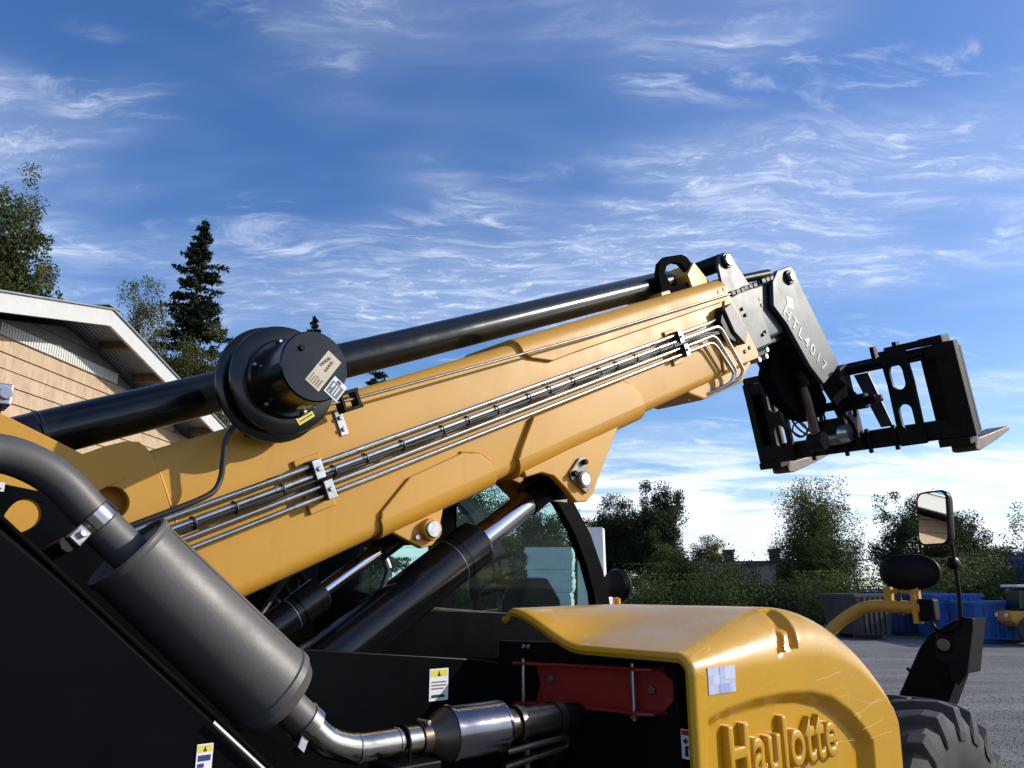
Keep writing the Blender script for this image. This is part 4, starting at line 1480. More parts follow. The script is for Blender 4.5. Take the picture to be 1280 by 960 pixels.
# ------------------------------------------------------------------ inner boom sections
sec2 = MB().rings([boom_ring(t, 1.245, 1.665, .152, .03, .03) for t in (3.4, 5.03)]).build('boom_section', SLATE, TEL, 30)
for s in (1, -1):
    slab_tq('pin_lug', [(4.70, 1.66), (4.72, 1.79), (4.76, 1.845), (4.82, 1.865), (4.88, 1.85), (4.91, 1.81), (4.99, 1.66), (5.05, 1.60), (5.05, 1.27), (4.80, 1.27), (4.72, 1.45)], s * .166, s * .148, SLATE, sec2, .004)
cyl('lug_pin', BT(4.815, 1.815, -.20), BT(4.815, 1.815, .195), .033, BOLT, sec2)
cyl('lug_collar', BT(4.815, 1.815, .167), BT(4.815, 1.815, .180), .046, BLKM, sec2)
cyl('cross_tube', BT(4.815, 1.815, -.145), BT(4.815, 1.815, .145), .050, BLKM, sec2)
sec3 = MB().rings([boom_ring(t, 1.285, 1.63, .122, .028, .028) for t in (3.6, 5.38)]).build('boom_section', SLATE, TEL, 30)
for t, q, r in ((4.97, 1.335, .167), (5.005, 1.345, .167), (5.30, 1.375, .123), (5.335, 1.38, .123), (5.12, 1.54, .123), (5.13, 1.50, .123), (4.83, 1.52, .167), (4.845, 1.48, .167)):
    cyl('wear_pad_bolt', BT(t, q, r - .002), BT(t, q, r + .011), .011, INK, sec3 if r < .15 else sec2, 10)
# box-like bits under the tips
for t0, t1, q, r, p in ((4.80, 5.06, 1.243, .12, sec2), (5.1, 5.38, 1.283, .1, sec3)):
    MB().box(t0, t1, q - .03, q, -r, r, lambda x, y, z: BT(x, y, z)).build('wear_pad', BLKM, p, None, .004)
for k, (t, q) in enumerate(((5.02, 1.20), (5.05, 1.235), (5.36, 1.25), (5.39, 1.29), (4.93, 1.20))):
    cyl('tip_nut', BT(t, q, .05 + .02 * (k % 2)), BT(t, q, .125), .018, BOLT, sec2 if k in (0, 1, 4) else sec3, 8)
sec4 = MB().rings([boom_ring(t, 1.32, 1.60, .095, .025, .025) for t in (3.8, 5.50)]).build('boom_section', SLATE, TEL, 30)
cyl('extension_rod', BT(4.9, 1.705, .0), BT(5.58, 1.675, .0), .030, BLKM, sec4)
# boom head, cranked down
HR = .165
hd_px = [(966, 352), (972, 338), (988, 332), (993, 338), (1003, 362), (1049, 455), (1042, 466), (1030, 480), (1013, 458), (984, 405), (967, 382)]
hp = side(hd_px, HR)
head = MB().prism(hp, [Vector((p.x, -(HR - .03), p.z)) for p in hp]).build('boom_head', SLATE, TEL, None, .005)
MB().prism([Vector((p.x, HR, p.z)) for p in hp], [Vector((p.x, HR - .03, p.z)) for p in hp]).build('head_plate', SLATE, head, None, .005)
# rear web closing the crank between the two plates, and the deep throat below
hin = [hp[i] for i in (0, 10, 9, 8, 7)]
hin.append(hin[-1] + Vector((.02, 0, -.04)))
b = MB()
for i in range(len(hin) - 1):
    p, q = hin[i], hin[i + 1]
    off = Vector((.03, 0, .012))
    b.hexa([Vector((v.x, y, v.z)) + o_ for o_ in (Vector((0, 0, 0)), off) for v, y in ((p, -(HR - .028)), (q, -(HR - .028)), (q, HR - .028), (p, HR - .028))])
b.build('rear_web', BLKM, head)
pc = V(*U(985, 347, r=HR))
cyl('head_pin', Vector((pc.x, HR + .03, pc.z)), pc + UR * .035, .030, BOLT, head, 8)
cyl('pin_collar', pc + UR * .001, pc + UR * .016, .048, BLKM, head, 20)
cyl('head_crossbar', Vector((pc.x, HR - .032, pc.z)), Vector((pc.x, -HR + .032, pc.z)), .04, BLKM, head)
# HTL4017 down the side plate
t0, t1 = V(*U(979, 387, r=HR)), V(*U(1033, 464, r=HR))
tu = (t1 - t0).normalized()
tv = Vector((-tu.z, 0, tu.x))
if tv.x < 0:
    tv = -tv
text('lettering', 'HTL4017', lambda x, y, z: t0 + tu * x + tv * (y - .03) + UR * (.0022 + z), LETW, head, .118, .0012, 0, .0008, 1.0, 1.30)
sticker('blank_label', V(*U(984, 384, r=HR + .001)), UX, UZ, UR, .075, .075, [(1, .1, .1, .5, .5)], [LILAC, WHITE], head)

# ------------------------------------------------------------------ fork carriage
CA, CZ = 5.24, 3.31
dnv = Vector((.16, 0, -.57)).normalized()
fwv = Vector((.57, 0, .16)).normalized()
CO = V(CA, 0, CZ)


def cf(r, d, f):
    return CO + UR * r + dnv * d + fwv * f


car = MB()
car.box(-.76, .78, .0, .085, -.02, .06, cf)
carriage = car.build('fork_carriage', FRAME, TEL, None, .006)
MB().box(-.74, .74, .49, .615, -.03, .05, cf).build('lower_crossbar', FRAME, carriage, None, .008)
MB().tube([cf(-.60, .045, -.045), cf(.60, .045, -.045)], .026, 14).build('fork_shaft', BLKM, carriage, 40)
for s in (-1, 1):
    rs0, rs1 = (-.59, -.43) if s < 0 else (.33, .50)
    rm = (rs0 + rs1) / 2
    plate('slotted_upright', [(rs0, -.03), (rs1, -.03), (rs1 + .01, .2), (rs1, .62), (rs0, .62), (rs0 + .01, .2)],
          [slot(rm, .16, .042, .085), slot(rm, .43, .042, .085)], .035, lambda x, y, z: cf(x, y, -.055 + z), FRAME, carriage, .004)
    r0, r1 = (-.755, -.58) if s < 0 else (.535, .785)
    MB().box(r0, r1, .03, .60, .061, .10, cf).build('end_plate', FRAME, carriage, None, .006)
    MB().box(r0 + (.0 if s < 0 else .12), r1 - (.12 if s < 0 else .0), -.005, .62, -.025, .0605, cf).build('end_rib', FRAME, carriage, None, .005)
    # fork: shank in front of the bars, heel and blade
    fr0, fr1 = (-.74, -.60) if s < 0 else (.575, .725)
    fk = MB()
    fk.box(fr0, fr1, .02, .70, .105, .150, cf)
    prof = [(.72, .105), (.62, .105), (.62, .150), (.655, .21), (.668, .86), (.696, .86), (.720, .55), (.735, .17)]
    fk.prism([cf(fr0, d, f) for d, f in prof], [cf(fr1, d, f) for d, f in prof])
    fork = fk.build('fork', FORKM, carriage, None, .006)
    MB().box(fr0 - .02, fr1 + .02, .615, .665, -.035, .103, cf).build('fork_hook', FRAME, carriage, None, .005)
    MB().box(fr0 - .0, fr1 + .0, -.055, -.002, -.03, .12, cf).build('fork_hook', FRAME, carriage, None, .006)
MB().box(.36, .62, -.05, -.004, -.045, .03, cf).build('top_block', FRAME, carriage, None, .006)
for r in (-.53, .29, -.05, .44):
    MB().box(r - .014, r + .014, -.075, .03, -.06, .0, cf).build('stop_tab', FRAME, carriage, None, .003)
for r in (-.30, -.05, .12, .30):
    MB().box(r - .012, r + .012, .47, .64, -.055, -.029, cf).build('rib_band', FRAME, carriage, None, .003)
# quick coupler between the head and the carriage
for r in (-.17, .08):
    plate('coupler_plate', [(-.16, .02), (-.03, .0), (-.03, .60), (-.10, .60), (-.15, .42), (-.24, .33), (-.26, .22)], [oval(-.10, .33, .035, .05)], .03,
          lambda x, y, z, r=r: cf(r + z, y, x), FRAME, carriage, .004)
MB().cyl(cf(-.22, .27, -.20), cf(.30, .27, -.20), .030).build('coupler_pin', BLKM, carriage, 40)
MB().cyl(cf(.30, .27, -.20), cf(.34, .27, -.20), .024).build('pin_end', FORKM, carriage, 40)
MB().cyl(cf(.12, .27, -.20), cf(.24, .27, -.20), .052).build('pin_sleeve', BLKM, carriage, 40)
MB().cyl(cf(-.26, .50, -.10), cf(.02, .50, -.10), .045).build('locking_cylinder', GREASE, carriage, 40)
MB().cyl(cf(-.02, .47, -.13), cf(.05, .47, -.13), .062).build('cylinder_eye', BOLT, carriage, 40)
MB().box(-.16, .02, .36, .46, -.14, -.05, cf).build('lock_block', FRAME, carriage, None, .01)
plate('coupler_web', [(.10, .09), (.20, .09), (.28, .48), (.20, .48)], [], .02, lambda x, y, z: cf(x, y, .02 + z), SLATE, carriage, .003)
plate('coupler_web', [(-.10, .26), (.0, .26), (.06, .48), (-.05, .48)], [], .02, lambda x, y, z: cf(x, y, .0 + z), SLATE, carriage, .003)
# tilt cylinder in the throat
ca, cb_ = V(*U(1001, 474, r=.05)), V(*U(1022, 552, r=.05))
tiltc = cyl('tilt_cylinder', ca + (ca - cb_) * .5, ca + (cb_ - ca) * .12, .055, BLKM, TEL)
cyl('tilt_rod', ca, cb_, .030, FORKM, tiltc)
cyl('rod_eye', cb_ + UR * .05, cb_ - UR * .05, .06, FRAME, tiltc)
# crank arm and links that carry the coupler
arm = side([(972, 412), (1000, 430), (1024, 478), (1034, 500), (1032, 518), (1014, 526), (1000, 522), (978, 500), (962, 468)], .0)
MB().prism(arm, [Vector((p.x, .09, p.z)) for p in arm]).build('crank_arm', FLATB, head, None, .01)
for r_ in (.105, -.12):
    lk = side([(1022, 470), (1036, 462), (1072, 492), (1070, 512), (1050, 514)], r_)
    MB().prism(lk, [Vector((p.x, p.y + .022, p.z)) for p in lk]).build('coupler_link', FLATB, head, None, .006)
lc = V(*U(1030, 470, r=.11))
cyl('link_pin', lc + UR * .03, lc - UR * .30, .03, FLATB, head, 20)
# hydraulic hoses looping behind the carriage
for k, (r0, dd, ff) in enumerate(((-.42, .10, -.10), (-.36, .08, -.09), (-.30, .14, -.12))):
    pts = [cf(r0 + .03, -.03, -.08), cf(r0 - .02, dd + .08, ff), cf(r0 + .0, .34, ff - .02), cf(r0 + .10, .45, -.11), cf(r0 + .18, .36, -.11), cf(r0 + .14, .20, -.10)]
    MB().tube(spline(pts, 7), .008, 8).build('hydraulic_hose', HOSE, carriage, 60)
ring = [cf(-.33 + .055 * math.cos(2 * math.pi * j / 20), .40 + .055 * math.sin(2 * math.pi * j / 20), -.10) for j in range(21)]
MB().tube(ring, .006, 6).build('hose_loop', HOSE, carriage, 60)
MB().tube(spline([cf(-.50, -.06, -.07), cf(-.47, -.10, -.09), cf(-.43, -.05, -.09), cf(-.45, .06, -.08)], 6), .009, 8).build('hydraulic_hose', HOSE, carriage, 60)
MB().tube(spline([cf(.03, .05, -.08), cf(.02, .2, -.16), cf(.06, .36, -.14), cf(.02, .44, -.1)], 6), .008, 8).build('hydraulic_hose', HOSE, carriage, 60)

# ------------------------------------------------------------------ lift and compensation cylinders
l0, l1 = V(*U(428, 812, r=0)), BT(3.09, 1.065, 0)
la = (l1 - l0).normalized()
tip = (V(*U(601, 687, r=0)) - l0).dot(la)
base = l0 - la * 1.0
lift = MB().lathe(base, la, [(0, .05), (0, .092), (1.0 + tip - .12, .092), (1.0 + tip - .12, .094), (1.0 + tip - .012, .094), (1.0 + tip, .086), (1.0 + tip, .05)], 48).build('lift_cylinder', BLK, TEL, 30)
MB().lathe(base + la * (1.0 + tip - .155), la, [(0, .0925), (.001, .0942), (.004, .0942), (.005, .0925)], 48).build('gland_ring', GREASE, lift, 30)
cyl('piston_rod', l0 + la * (tip - .02), l1 - la * .10, .056, CHROME, lift, 40)
cyl('rod_eye', l1 - la * .17, l1 + la * .0, .062, BLKM, lift)
cyl('eye_bush', l1 + UR * .10, l1 - UR * .10, .075, BLKM, lift)
c0, c1 = V(*U(345, 782, r=.0)), BT(2.296, 1.150, .0)
ca_ = (c1 - c0).normalized()
ctip = (V(*U(402, 741, r=0)) - c0).dot(ca_)
comp = MB().lathe(c0 - ca_ * .5, ca_, [(0, .03), (0, .056), (.5 + ctip - .10, .056), (.5 + ctip - .10, .059), (.5 + ctip - .008, .059), (.5 + ctip, .052), (.5 + ctip, .03)], 40).build('compensation_cylinder', BLK, TEL, 30)
MB().lathe(c0 - ca_ * .5 + ca_ * (.5 + ctip - .13), ca_, [(0, .0562), (.001, .0575), (.003, .0575), (.004, .0562)], 40).build('gland_ring', GREASE, comp, 30)
cyl('piston_rod', c0 + ca_ * (ctip - .02), c1 - ca_ * .05, .028, CHROME, comp, 32)
cyl('rod_eye', c1 - ca_ * .13, c1, .042, BLKM, comp)
cyl('eye_bush', c1 + UR * .09, c1 - UR * .09, .05, BLKM, comp)
cyl('bleed_fitting', c1 - ca_ * .11 - UQ * .035, c1 - ca_ * .11 - UQ * .08, .014, BOLT, comp, 8)
MB().tube(spline([c1 - ca_ * .11 - UQ * .08, c1 - ca_ * .2 - UQ * .14, c1 - ca_ * .42 - UQ * .13, c1 - ca_ * .62 - UQ * .10], 6), .011, 8).build('hydraulic_hose', HOSE, comp, 60)

# ------------------------------------------------------------------ exhaust
MR = .75
m0, m1 = V(*U(158, 688, r=MR)), V(*U(339, 862, r=MR))
ma = (m1 - m0).normalized()
ml = (m1 - m0).length
muf = MB().lathe(m0, ma, [(.010, .036), (.010, .082), (0, .086), (.0, .0925), (.005, .094), (.014, .0925), (.018, .0900), (ml * .5, .0945), (ml - .016, .0995), (ml - .012, .1035), (ml + .004, .1035), (ml + .010, .099), (ml + .03, .090), (ml + .05, .05)], 64).build('muffler', MUF, TEL, 25)
sd_ = (UX * .55 + UR * .5 + UZ * .55)
sd_ = (sd_ - ma * sd_.dot(ma)).normalized()
MB().tube([m0 + ma * .03 + sd_ * .0905, m0 + ma * (ml * .5) + sd_ * .0945, m0 + ma * (ml - .02) + sd_ * .0990], .0016, 6).build('lock_seam', MUF, muf, 60)
# inlet stack pipe curving to the rear
up = [m0 + ma * .03, m0 - ma * .075] + [V(*U(x_, y_, r=MR)) for x_, y_ in ((112, 640), (80, 606), (45, 582), (2, 567), (-60, 562))] + [V(-.05, .70, 2.03), V(-.35, .64, 2.0)]
MB().tube(spline(up, 8), .0372, 32).build('exhaust_stack', MUF, muf, 60)
cyl('stack_socket', m0 + ma * .012, m0 - ma * .075, .0400, MUF, muf, 40)
cl0 = m0 - ma * .075
MB().lathe(cl0, -ma, [(0, .0405), (0, .0430), (.030, .0430), (.030, .0385)], 40).build('band_clamp', STEEL, muf, 30)
cd = (UX * -.62 + UZ * -.55 + UR * .55).normalized()
cd = (cd - ma * cd.dot(ma)).normalized()
cw = ma.cross(cd)
MB().box(.034, .082, -.011, .011, -.030, .0, lambda x, y, z: cl0 + cd * x + cw * y + ma * z).build('clamp_lug', STEEL, muf, None, .003)
cyl('clamp_bolt', cl0 + cd * .064 + cw * .016 - ma * .015, cl0 + cd * .064 - cw * .022 - ma * .015, .008, BOLT, muf, 8)
MB().tube([cl0 + cd * .09 - ma * .02, cl0 + cd * .16 - ma * .03 - UR * .12, V(.36, .47, 1.80)], .016, 8).build('clamp_bracket', BLKM, muf, 60)
# outlet neck, clamp, elbow and pipe to the catalyst
n1 = m1 + ma * .115
cyl('outlet_neck', m1 + ma * .02, n1, .040, MUF, muf, 40)
MB().lathe(n1 - ma * .008, ma, [(0, .041), (0, .0445), (.026, .0445), (.026, .041)], 40).build('band_clamp', STEEL, muf, 30)
MB().box(.038, .074, -.010, .010, -.002, .022, lambda x, y, z: n1 + cd * x + cw * y + ma * z).build('clamp_lug', STEEL, muf, None, .003)
e0 = n1 + ma * .02
xa = V(*U(548, 920, r=MR))
xz = V(*U(432, 938, r=MR))
pd = (xa - xz).normalized()
pts = fillet([e0, e0 + ma * .055, xz + pd * .02, xa - pd * .05], .07, 10)
ell = MB().tube(pts, .0335, 36).build('exhaust_pipe', STEEL, TEL, 60)
for f_ in (.025, .135):
    pc_ = xz + pd * f_
    MB().lathe(pc_, pd, [(0, .034), (.002, .0362), (.006, .0362), (.008, .034)], 36).build('weld_bead', STEEL, ell, 30)
uu = xz + pd * .155
ub = []
for j in range(13):
    an = math.pi * j / 12
    ub.append(uu + (UR * math.cos(an) + UZ * math.sin(an)) * .038)
MB().tube([ub[0] - UZ * .07] + ub + [ub[-1] - UZ * .07], .0045, 8).build('u_bolt', BLKM, ell, 60)
MB().box(-.06, .07, -.075, .055, -.062, -.040, lambda x, y, z: uu + pd * x + UR * y * -1 + UZ * z).build('pipe_bracket', BLKM, ell, None, .004)
k0 = xa - pd * .05
MB().lathe(k0 - pd * .012, pd, [(0, .035), (0, .0385), (.024, .0385), (.024, .035)], 36).build('band_clamp', RUST_SHADE, ell, 30)
cyl('clamp_bolt', k0 + UZ * .040 + UR * .03, k0 + UZ * .040 - UR * .02, .006, BOLT, ell, 8)
can_l = .155
cat_ = MB().lathe(k0, pd, [(.0, .0335), (.018, .036), (.060, .064), (.070, .068)], 48).build('catalyst', RUST_SHADE, TEL, 30)
MB().lathe(k0 + pd * .070, pd, [(0, .068), (.0, .0715), (.012, .0715), (.014, .068), (.016 + can_l, .068), (.018 + can_l, .0695), (.026 + can_l, .0685), (.034 + can_l, .045)], 48).build('catalyst_can', CAN_SHADE, cat_, 30)
k1 = k0 + pd * (.100 + can_l)
MB().lathe(k1, pd, [(0, .042), (.0, .048), (.018, .048), (.020, .042), (.05, .042), (.05, .050), (.066, .050), (.068, .041), (.20, .041), (.20, .046), (.225, .046), (.225, .036)], 40).build('catalyst_neck', RUST_SHADE, cat_, 30)
MB().tube(spline([k1 + pd * .2, k1 + pd * .30, k1 + pd * .38 - UR * .12 - UZ * .05, k1 + pd * .42 - UR * .25 - UZ * .2], 8), .034, 24).build('downpipe', BLKM, cat_, 60)
MB().tube(fillet([k1 + pd * .0 - UZ * .06 + UR * .03, k1 + pd * .22 - UZ * .045 + UR * .04, k1 + pd * .24 - UZ * .075 + UR * .02, k1 - UZ * .10 + UR * .02], .02, 5), .010, 8).build('heat_guard', RUST_SHADE, cat_, 60)
MB().tube([k1 + pd * .10 - UZ * .05, k1 + pd * .10 - UZ * .30], .012, 8).build('drain_tube', RUST_SHADE, cat_, 60)

#@@PART4

# ------------------------------------------------------------------ engine hood
def smooth(x, a, b_):
    t = min(1, max(0, (x - a) / (b_ - a)))
    return t * t * (3 - 2 * t)


def interp(x, tab):
    if x <= tab[0][0]:
        return tab[0][1]
    for (x0, y0), (x1, y1) in zip(tab[:-1], tab[1:]):
        if x <= x1:
            t = (x - x0) / (x1 - x0)
            return y0 + (y1 - y0) * t
    return tab[-1][1]


def interp_s(x, tab):
    """smooth (monotone-ish) interpolation"""
    n = len(tab)
    if x <= tab[0][0]:
        return tab[0][1]
    if x >= tab[-1][0]:
        return tab[-1][1]
    for i in range(n - 1):
        if x <= tab[i + 1][0]:
            x0, y0 = tab[i]
            x1, y1 = tab[i + 1]
            h = x1 - x0
            m0_ = (y1 - tab[i - 1][1]) / (x1 - tab[i - 1][0]) if i > 0 else (y1 - y0) / h
            m1_ = (tab[i + 2][1] - y0) / (tab[i + 2][0] - x0) if i < n - 2 else (y1 - y0) / h
            t = (x - x0) / h
            return (2 * t ** 3 - 3 * t * t + 1) * y0 + (t ** 3 - 2 * t * t + t) * h * m0_ + (-2 * t ** 3 + 3 * t * t) * y1 + (t ** 3 - t * t) * h * m1_


HA0, HA1, HRR = 1.83, 3.005, 1.15
OUT_Z = [(1.83, 1.607), (2.0, 1.643), (2.206, 1.690), (2.33, 1.712), (2.42, 1.717), (2.53, 1.706), (2.653, 1.668), (2.76, 1.612), (2.858, 1.540), (2.94, 1.462), (2.99, 1.395), (3.005, 1.365)]
INN_Z = [(1.83, 1.712), (2.3, 1.718), (2.42, 1.717), (2.53, 1.706), (2.653, 1.668), (2.76, 1.612), (2.858, 1.540), (2.94, 1.462), (2.99, 1.395), (3.005, 1.365)]
CORN = [(1.83, .055), (2.05, .10), (2.25, .145), (2.45, .155), (2.7, .13), (2.9, .09), (3.005, .06)]


def hood_profile(a):
    """cross profile (r, z) from the outer skirt up, over the top to the inner edge"""
    zo, zi, rc = interp_s(a, OUT_Z), interp_s(a, INN_Z), interp(a, CORN)
    pts = [(HRR, .95)]
    n1 = 110
    for i in range(1, n1):
        pts.append((HRR, .95 + (zo - rc - .95) * i / n1))
    for i in range(0, 25):
        t = R_(90 * i / 24)
        pts.append((HRR - rc + rc * math.cos(t), zo - rc + rc * math.sin(t)))
    n2 = 60
    for i in range(1, n2 + 1):
        r = HRR - rc + (.352 - (HRR - rc)) * i / n2
        k = smooth(r, .74, .40)
        k = 1 - smooth(r, .40, .74)
        pts.append((r, zo + (zi - zo) * k - .03 * smooth(r, .40, .355)))
    return pts


# arch-shaped recess in the flank (a, z) as rows of its outer edge
ARC = [V(*U(x, y, r=HRR)) for x, y in ((886, 1010), (884, 960), (884, 897), (908, 884), (945, 871), (985, 863), (1015, 862), (1040, 868), (1063, 885), (1080, 905), (1093, 925), (1095, 1010))]
ARC = [(p.x + A0, p.z) for p in ARC]
ARC[0] = (ARC[1][0], 1.0)
ARC[-1] = (ARC[-2][0], 1.0)


def inside_dist(a, z):
    """distance inside the arch outline (negative outside)"""
    best = 9e9
    ins = False
    n = len(ARC)
    for i in range(n):
        x0, y0 = ARC[i]
        x1, y1 = ARC[(i + 1) % n]
        dx, dy = x1 - x0, y1 - y0
        t = max(0, min(1, ((a - x0) * dx + (z - y0) * dy) / (dx * dx + dy * dy + 1e-12)))
        best = min(best, math.hypot(a - x0 - t * dx, z - y0 - t * dy))
        if (y0 > z) != (y1 > z) and a < (x1 - x0) * (z - y0) / (y1 - y0) + x0:
            ins = not ins
    return best if ins else -best


NA, rings_ = 260, []
for i in range(NA + 1):
    f = i / NA
    a = HA0 + (HA1 - HA0) * (1 - (1 - f) ** 1.15)
    row = []
    for (r, z) in hood_profile(a):
        rr, zz, aa = r, z, a
        if r >= HRR - 1e-6:
            s = inside_dist(a, z)
            rr -= .040 * smooth(s, .0, .045)
            rr -= .010 * smooth(z, 1.30, .95)
        # finger notch on the crest, with the tongue left standing in it
        if r > .98 and z > 1.50 and abs(a - 2.34) < .16:
            h_ = (interp_s(a, OUT_Z) - z) / .115
            hw_ = .034 + .022 * min(1.0, max(0.0, h_))
            da_ = abs(a - 2.385 + .075 * h_)
            deep = smooth(da_, hw_ + .010, hw_ - .008) * smooth(h_, .02, .14) * smooth(h_, 1.04, .94)
            deep *= 1 - .9 * smooth(h_, .40, .62) * smooth(da_, .030, .014)
            rr -= .036 * deep
            zz -= .010 * deep
        row.append(V(aa, rr, zz))
    rings_.append(row)
nP = len(rings_[0])
hv = [v for r in rings_ for v in r]
hf = []
for i in range(NA):
    for j in range(nP - 1):
        hf.append((i * nP + j, (i + 1) * nP + j, (i + 1) * nP + j + 1, i * nP + j + 1))
# rolled rim at the rear opening
base_n = len(hv)
pr0 = rings_[0]
cen = V(HA0, .65, 1.25)
lipn = []
for step, (da, k) in enumerate(((-.010, .004), (-.016, .014), (-.012, .026), (.02, .030))):
    for j, v in enumerate(pr0):
        a_, b2 = pr0[max(0, j - 1)], pr0[min(nP - 1, j + 1)]
        tg = (b2 - a_).normalized()
        inw = Vector((0, -tg.z, tg.y))
        if inw.dot(cen - v) < 0 and j < 110:
            inw = -inw
        if j >= 110 and inw.z > 0:
            inw = -inw
        hv.append(v + UX * da + inw * k)
for step in range(4):
    for j in range(nP - 1):
        p = j if step == 0 else base_n + (step - 1) * nP + j
        q = base_n + step * nP + j
        hf.append((p, p + 1, q + 1, q))
# front closing face
last = NA * nP
hv.append(V(HA1, HRR, .95))
fr = [last + j for j in range(nP)]
hv += [V(HA1, .352, .95)]
hf.append(tuple(fr + [len(hv) - 1]))
hood = mesh('engine_hood', hv, hf, HOODY, TEL, 38)
sm = hood.modifiers.new('thick', 'SOLIDIFY')
sm.thickness = .006
sm.offset = -1
sm.use_rim = True

# embossed name on the recessed panel
h0 = V(*U(908, 990, r=HRR - .034))
hx_ = V(*U(1046, 958, r=HRR - .034))
TX0, TX1 = V(*U(907, 960, r=HRR - .03)).x, V(*U(1044, 925, r=HRR - .03)).x
zb_ = V(*U(1004, 952, r=HRR - .03)).z
cu_w = 4.02
text('lettering', 'Haulotte', lambda x, y, z: Vector((TX0 + x * .97, -(HRR - .040 + z), zb_ + y)), HOODY, hood,
     .200, .013, .010, -.002, (TX1 - TX0) / (.200 * 3.70), 1.06)
sticker('label', V(*U(886, 869, r=HRR + .0008)), UX, UZ, UR, .128, .070,
        [(1, .02, .35, .2, .7), (2, .2, .35, .42, .7), (3, .4, .0, .8, .35), (1, .42, .35, .6, 1), (2, .6, .5, 1, 1)], [LILAC, mat('label_b', (.40, .44, .66), .5), mat('label_c', (.52, .56, .70), .5), mat('label_d', (.30, .36, .62), .5)], hood)

# old scrapes in the flank
SCR = mat('scraped_plastic', (.66, .52, .26), .5)
for pl in (((1020, 851), (1035, 846), (1050, 840), (1062, 845), (1076, 850)),
           ((1048, 871), (1060, 870), (1075, 877), (1090, 879), (1105, 874)),
           ((1068, 895), (1082, 886), (1096, 875), (1110, 872)),
           ((1088, 923), (1100, 919), (1116, 914)),
           ((1078, 912), (1092, 906), (1104, 899)),
           ((1042, 928), (1056, 926), (1068, 925)),
           ((866, 820), (878, 812), (886, 806)),
           ((935, 800), (946, 797), (952, 790))):
    on = [V(*U(x_, y_, r=HRR + .0002)) for x_, y_ in pl]
    MB().tube(spline(on, 5), .0006, 4).build('scrape', SCR, hood, 60)

# bay floor, back wall and things inside the open rear of the hood
b = MB()
b.box(1.9, 2.9, .40, 1.08, .80, .86, lambda x, y, z: V(x, y, z))
b.build('bay_floor', BLKM, hood)
MB().box(2.45, 2.50, .402, 1.09, .861, 1.58, lambda x, y, z: V(x, y, z)).build('bay_bulkhead', BLKM, hood)
MB().box(1.2, 2.9, .401, .44, .75, 1.16, lambda x, y, z: V(x, y, z)).build('bay_side', BLKM, hood)
MB().box(2.0, 2.45, .5, .95, .861, 1.18, lambda x, y, z: V(x, y, z)).build('engine_block', BLKM, hood, None, .03)
# small pictogram label on the hood's inner cheek
sticker('pictogram_label', V(1.86, 1.098, 1.36), (UX * .12 + UR * -1) * -1 + UR * 0, UZ, UX * -1, .03, .055,
        [(1, .05, .78, .95, .97), (2, .1, .45, .45, .7), (2, .2, .1, .4, .42), (2, .5, .1, .54, .75)], [WHITE, REDL, INK], hood)
sticker('pictogram_label', V(*U(853, 948, a=1.93)), UR, UZ, UX * -1, .055, .078,
        [(1, .04, .80, .96, .97), (2, [(.1, .58), (.3, .72), (.45, .6), (.3, .5)]), (2, [(.2, .1), (.45, .1), (.4, .3), (.5, .45), (.25, .45)]), (2, .53, .05, .57, .78)], [WHITE, REDL, INK], hood)

# red cylinder prop stored across the bay
g0 = V(*U(650, 852, a=1.875))
g1 = V(*U(846, 864, a=2.0))
gd = (g1 - g0).normalized()
gn = gd.cross(UZ).normalized()
if gn.x > 0:
    gn = -gn
gl_ = (g1 - g0).length
gf = lambda x, y, z: g0 + gd * x + UZ * y + gn * z
HF = .058
web = [(.075, -HF), (gl_ - .0, -HF), (gl_ + .0, -HF)]
pw = [(.065, -HF), (gl_ - .05, -HF - .006), (gl_ - .012, -HF + .03), (gl_ - .012, HF - .03), (gl_ - .05, HF), (.065, HF), (.085, .0)]
prop = MB().prism([gf(x, y, 0) for x, y in pw], [gf(x, y, -.006) for x, y in pw]).build('safety_prop', REDP, TEL, None, .002)
for s in (-1, 1):
    fl = [(0, .0), (.02, .045), (.25, .035), (.42, .045), (gl_ - .08, .075), (gl_ - .03, .06), (gl_ - .012, .0)]
    MB().prism([gf(x - .02, s * HF, z) for x, z in fl], [gf(x - .02, s * (HF + .009), z) for x, z in fl]).build('prop_flange', REDP, prop, None, .002)
for x in (.035, gl_ - .13):
    cyl('prop_rod', gf(x, HF + .02, .03), gf(x, -HF - .03, .03), .008, BOLT, prop, 12)
    cyl('rod_nut', gf(x, -HF - .012, .03), gf(x, -HF - .024, .03), .015, GREASE, prop, 6)
for x in (.13, gl_ - .08):
    cyl('prop_bolt', gf(x, .0 + (.015 if x < .2 else 0), .0005), gf(x, .0 + (.015 if x < .2 else 0), .012), .014, GREASE, prop, 6)
for x in (.02, .04):
    c_ = g0 + gd * x + UZ * .115
    cyl('bay_bolt', c_, c_ + gn * .01, .007, BOLT, prop, 8)
# black dividing wall that the prop is bolted to
MB().box(-.10, gl_ - .0, -.45, .13, -.045, -.012, gf).build('prop_backing', BLKM, prop)

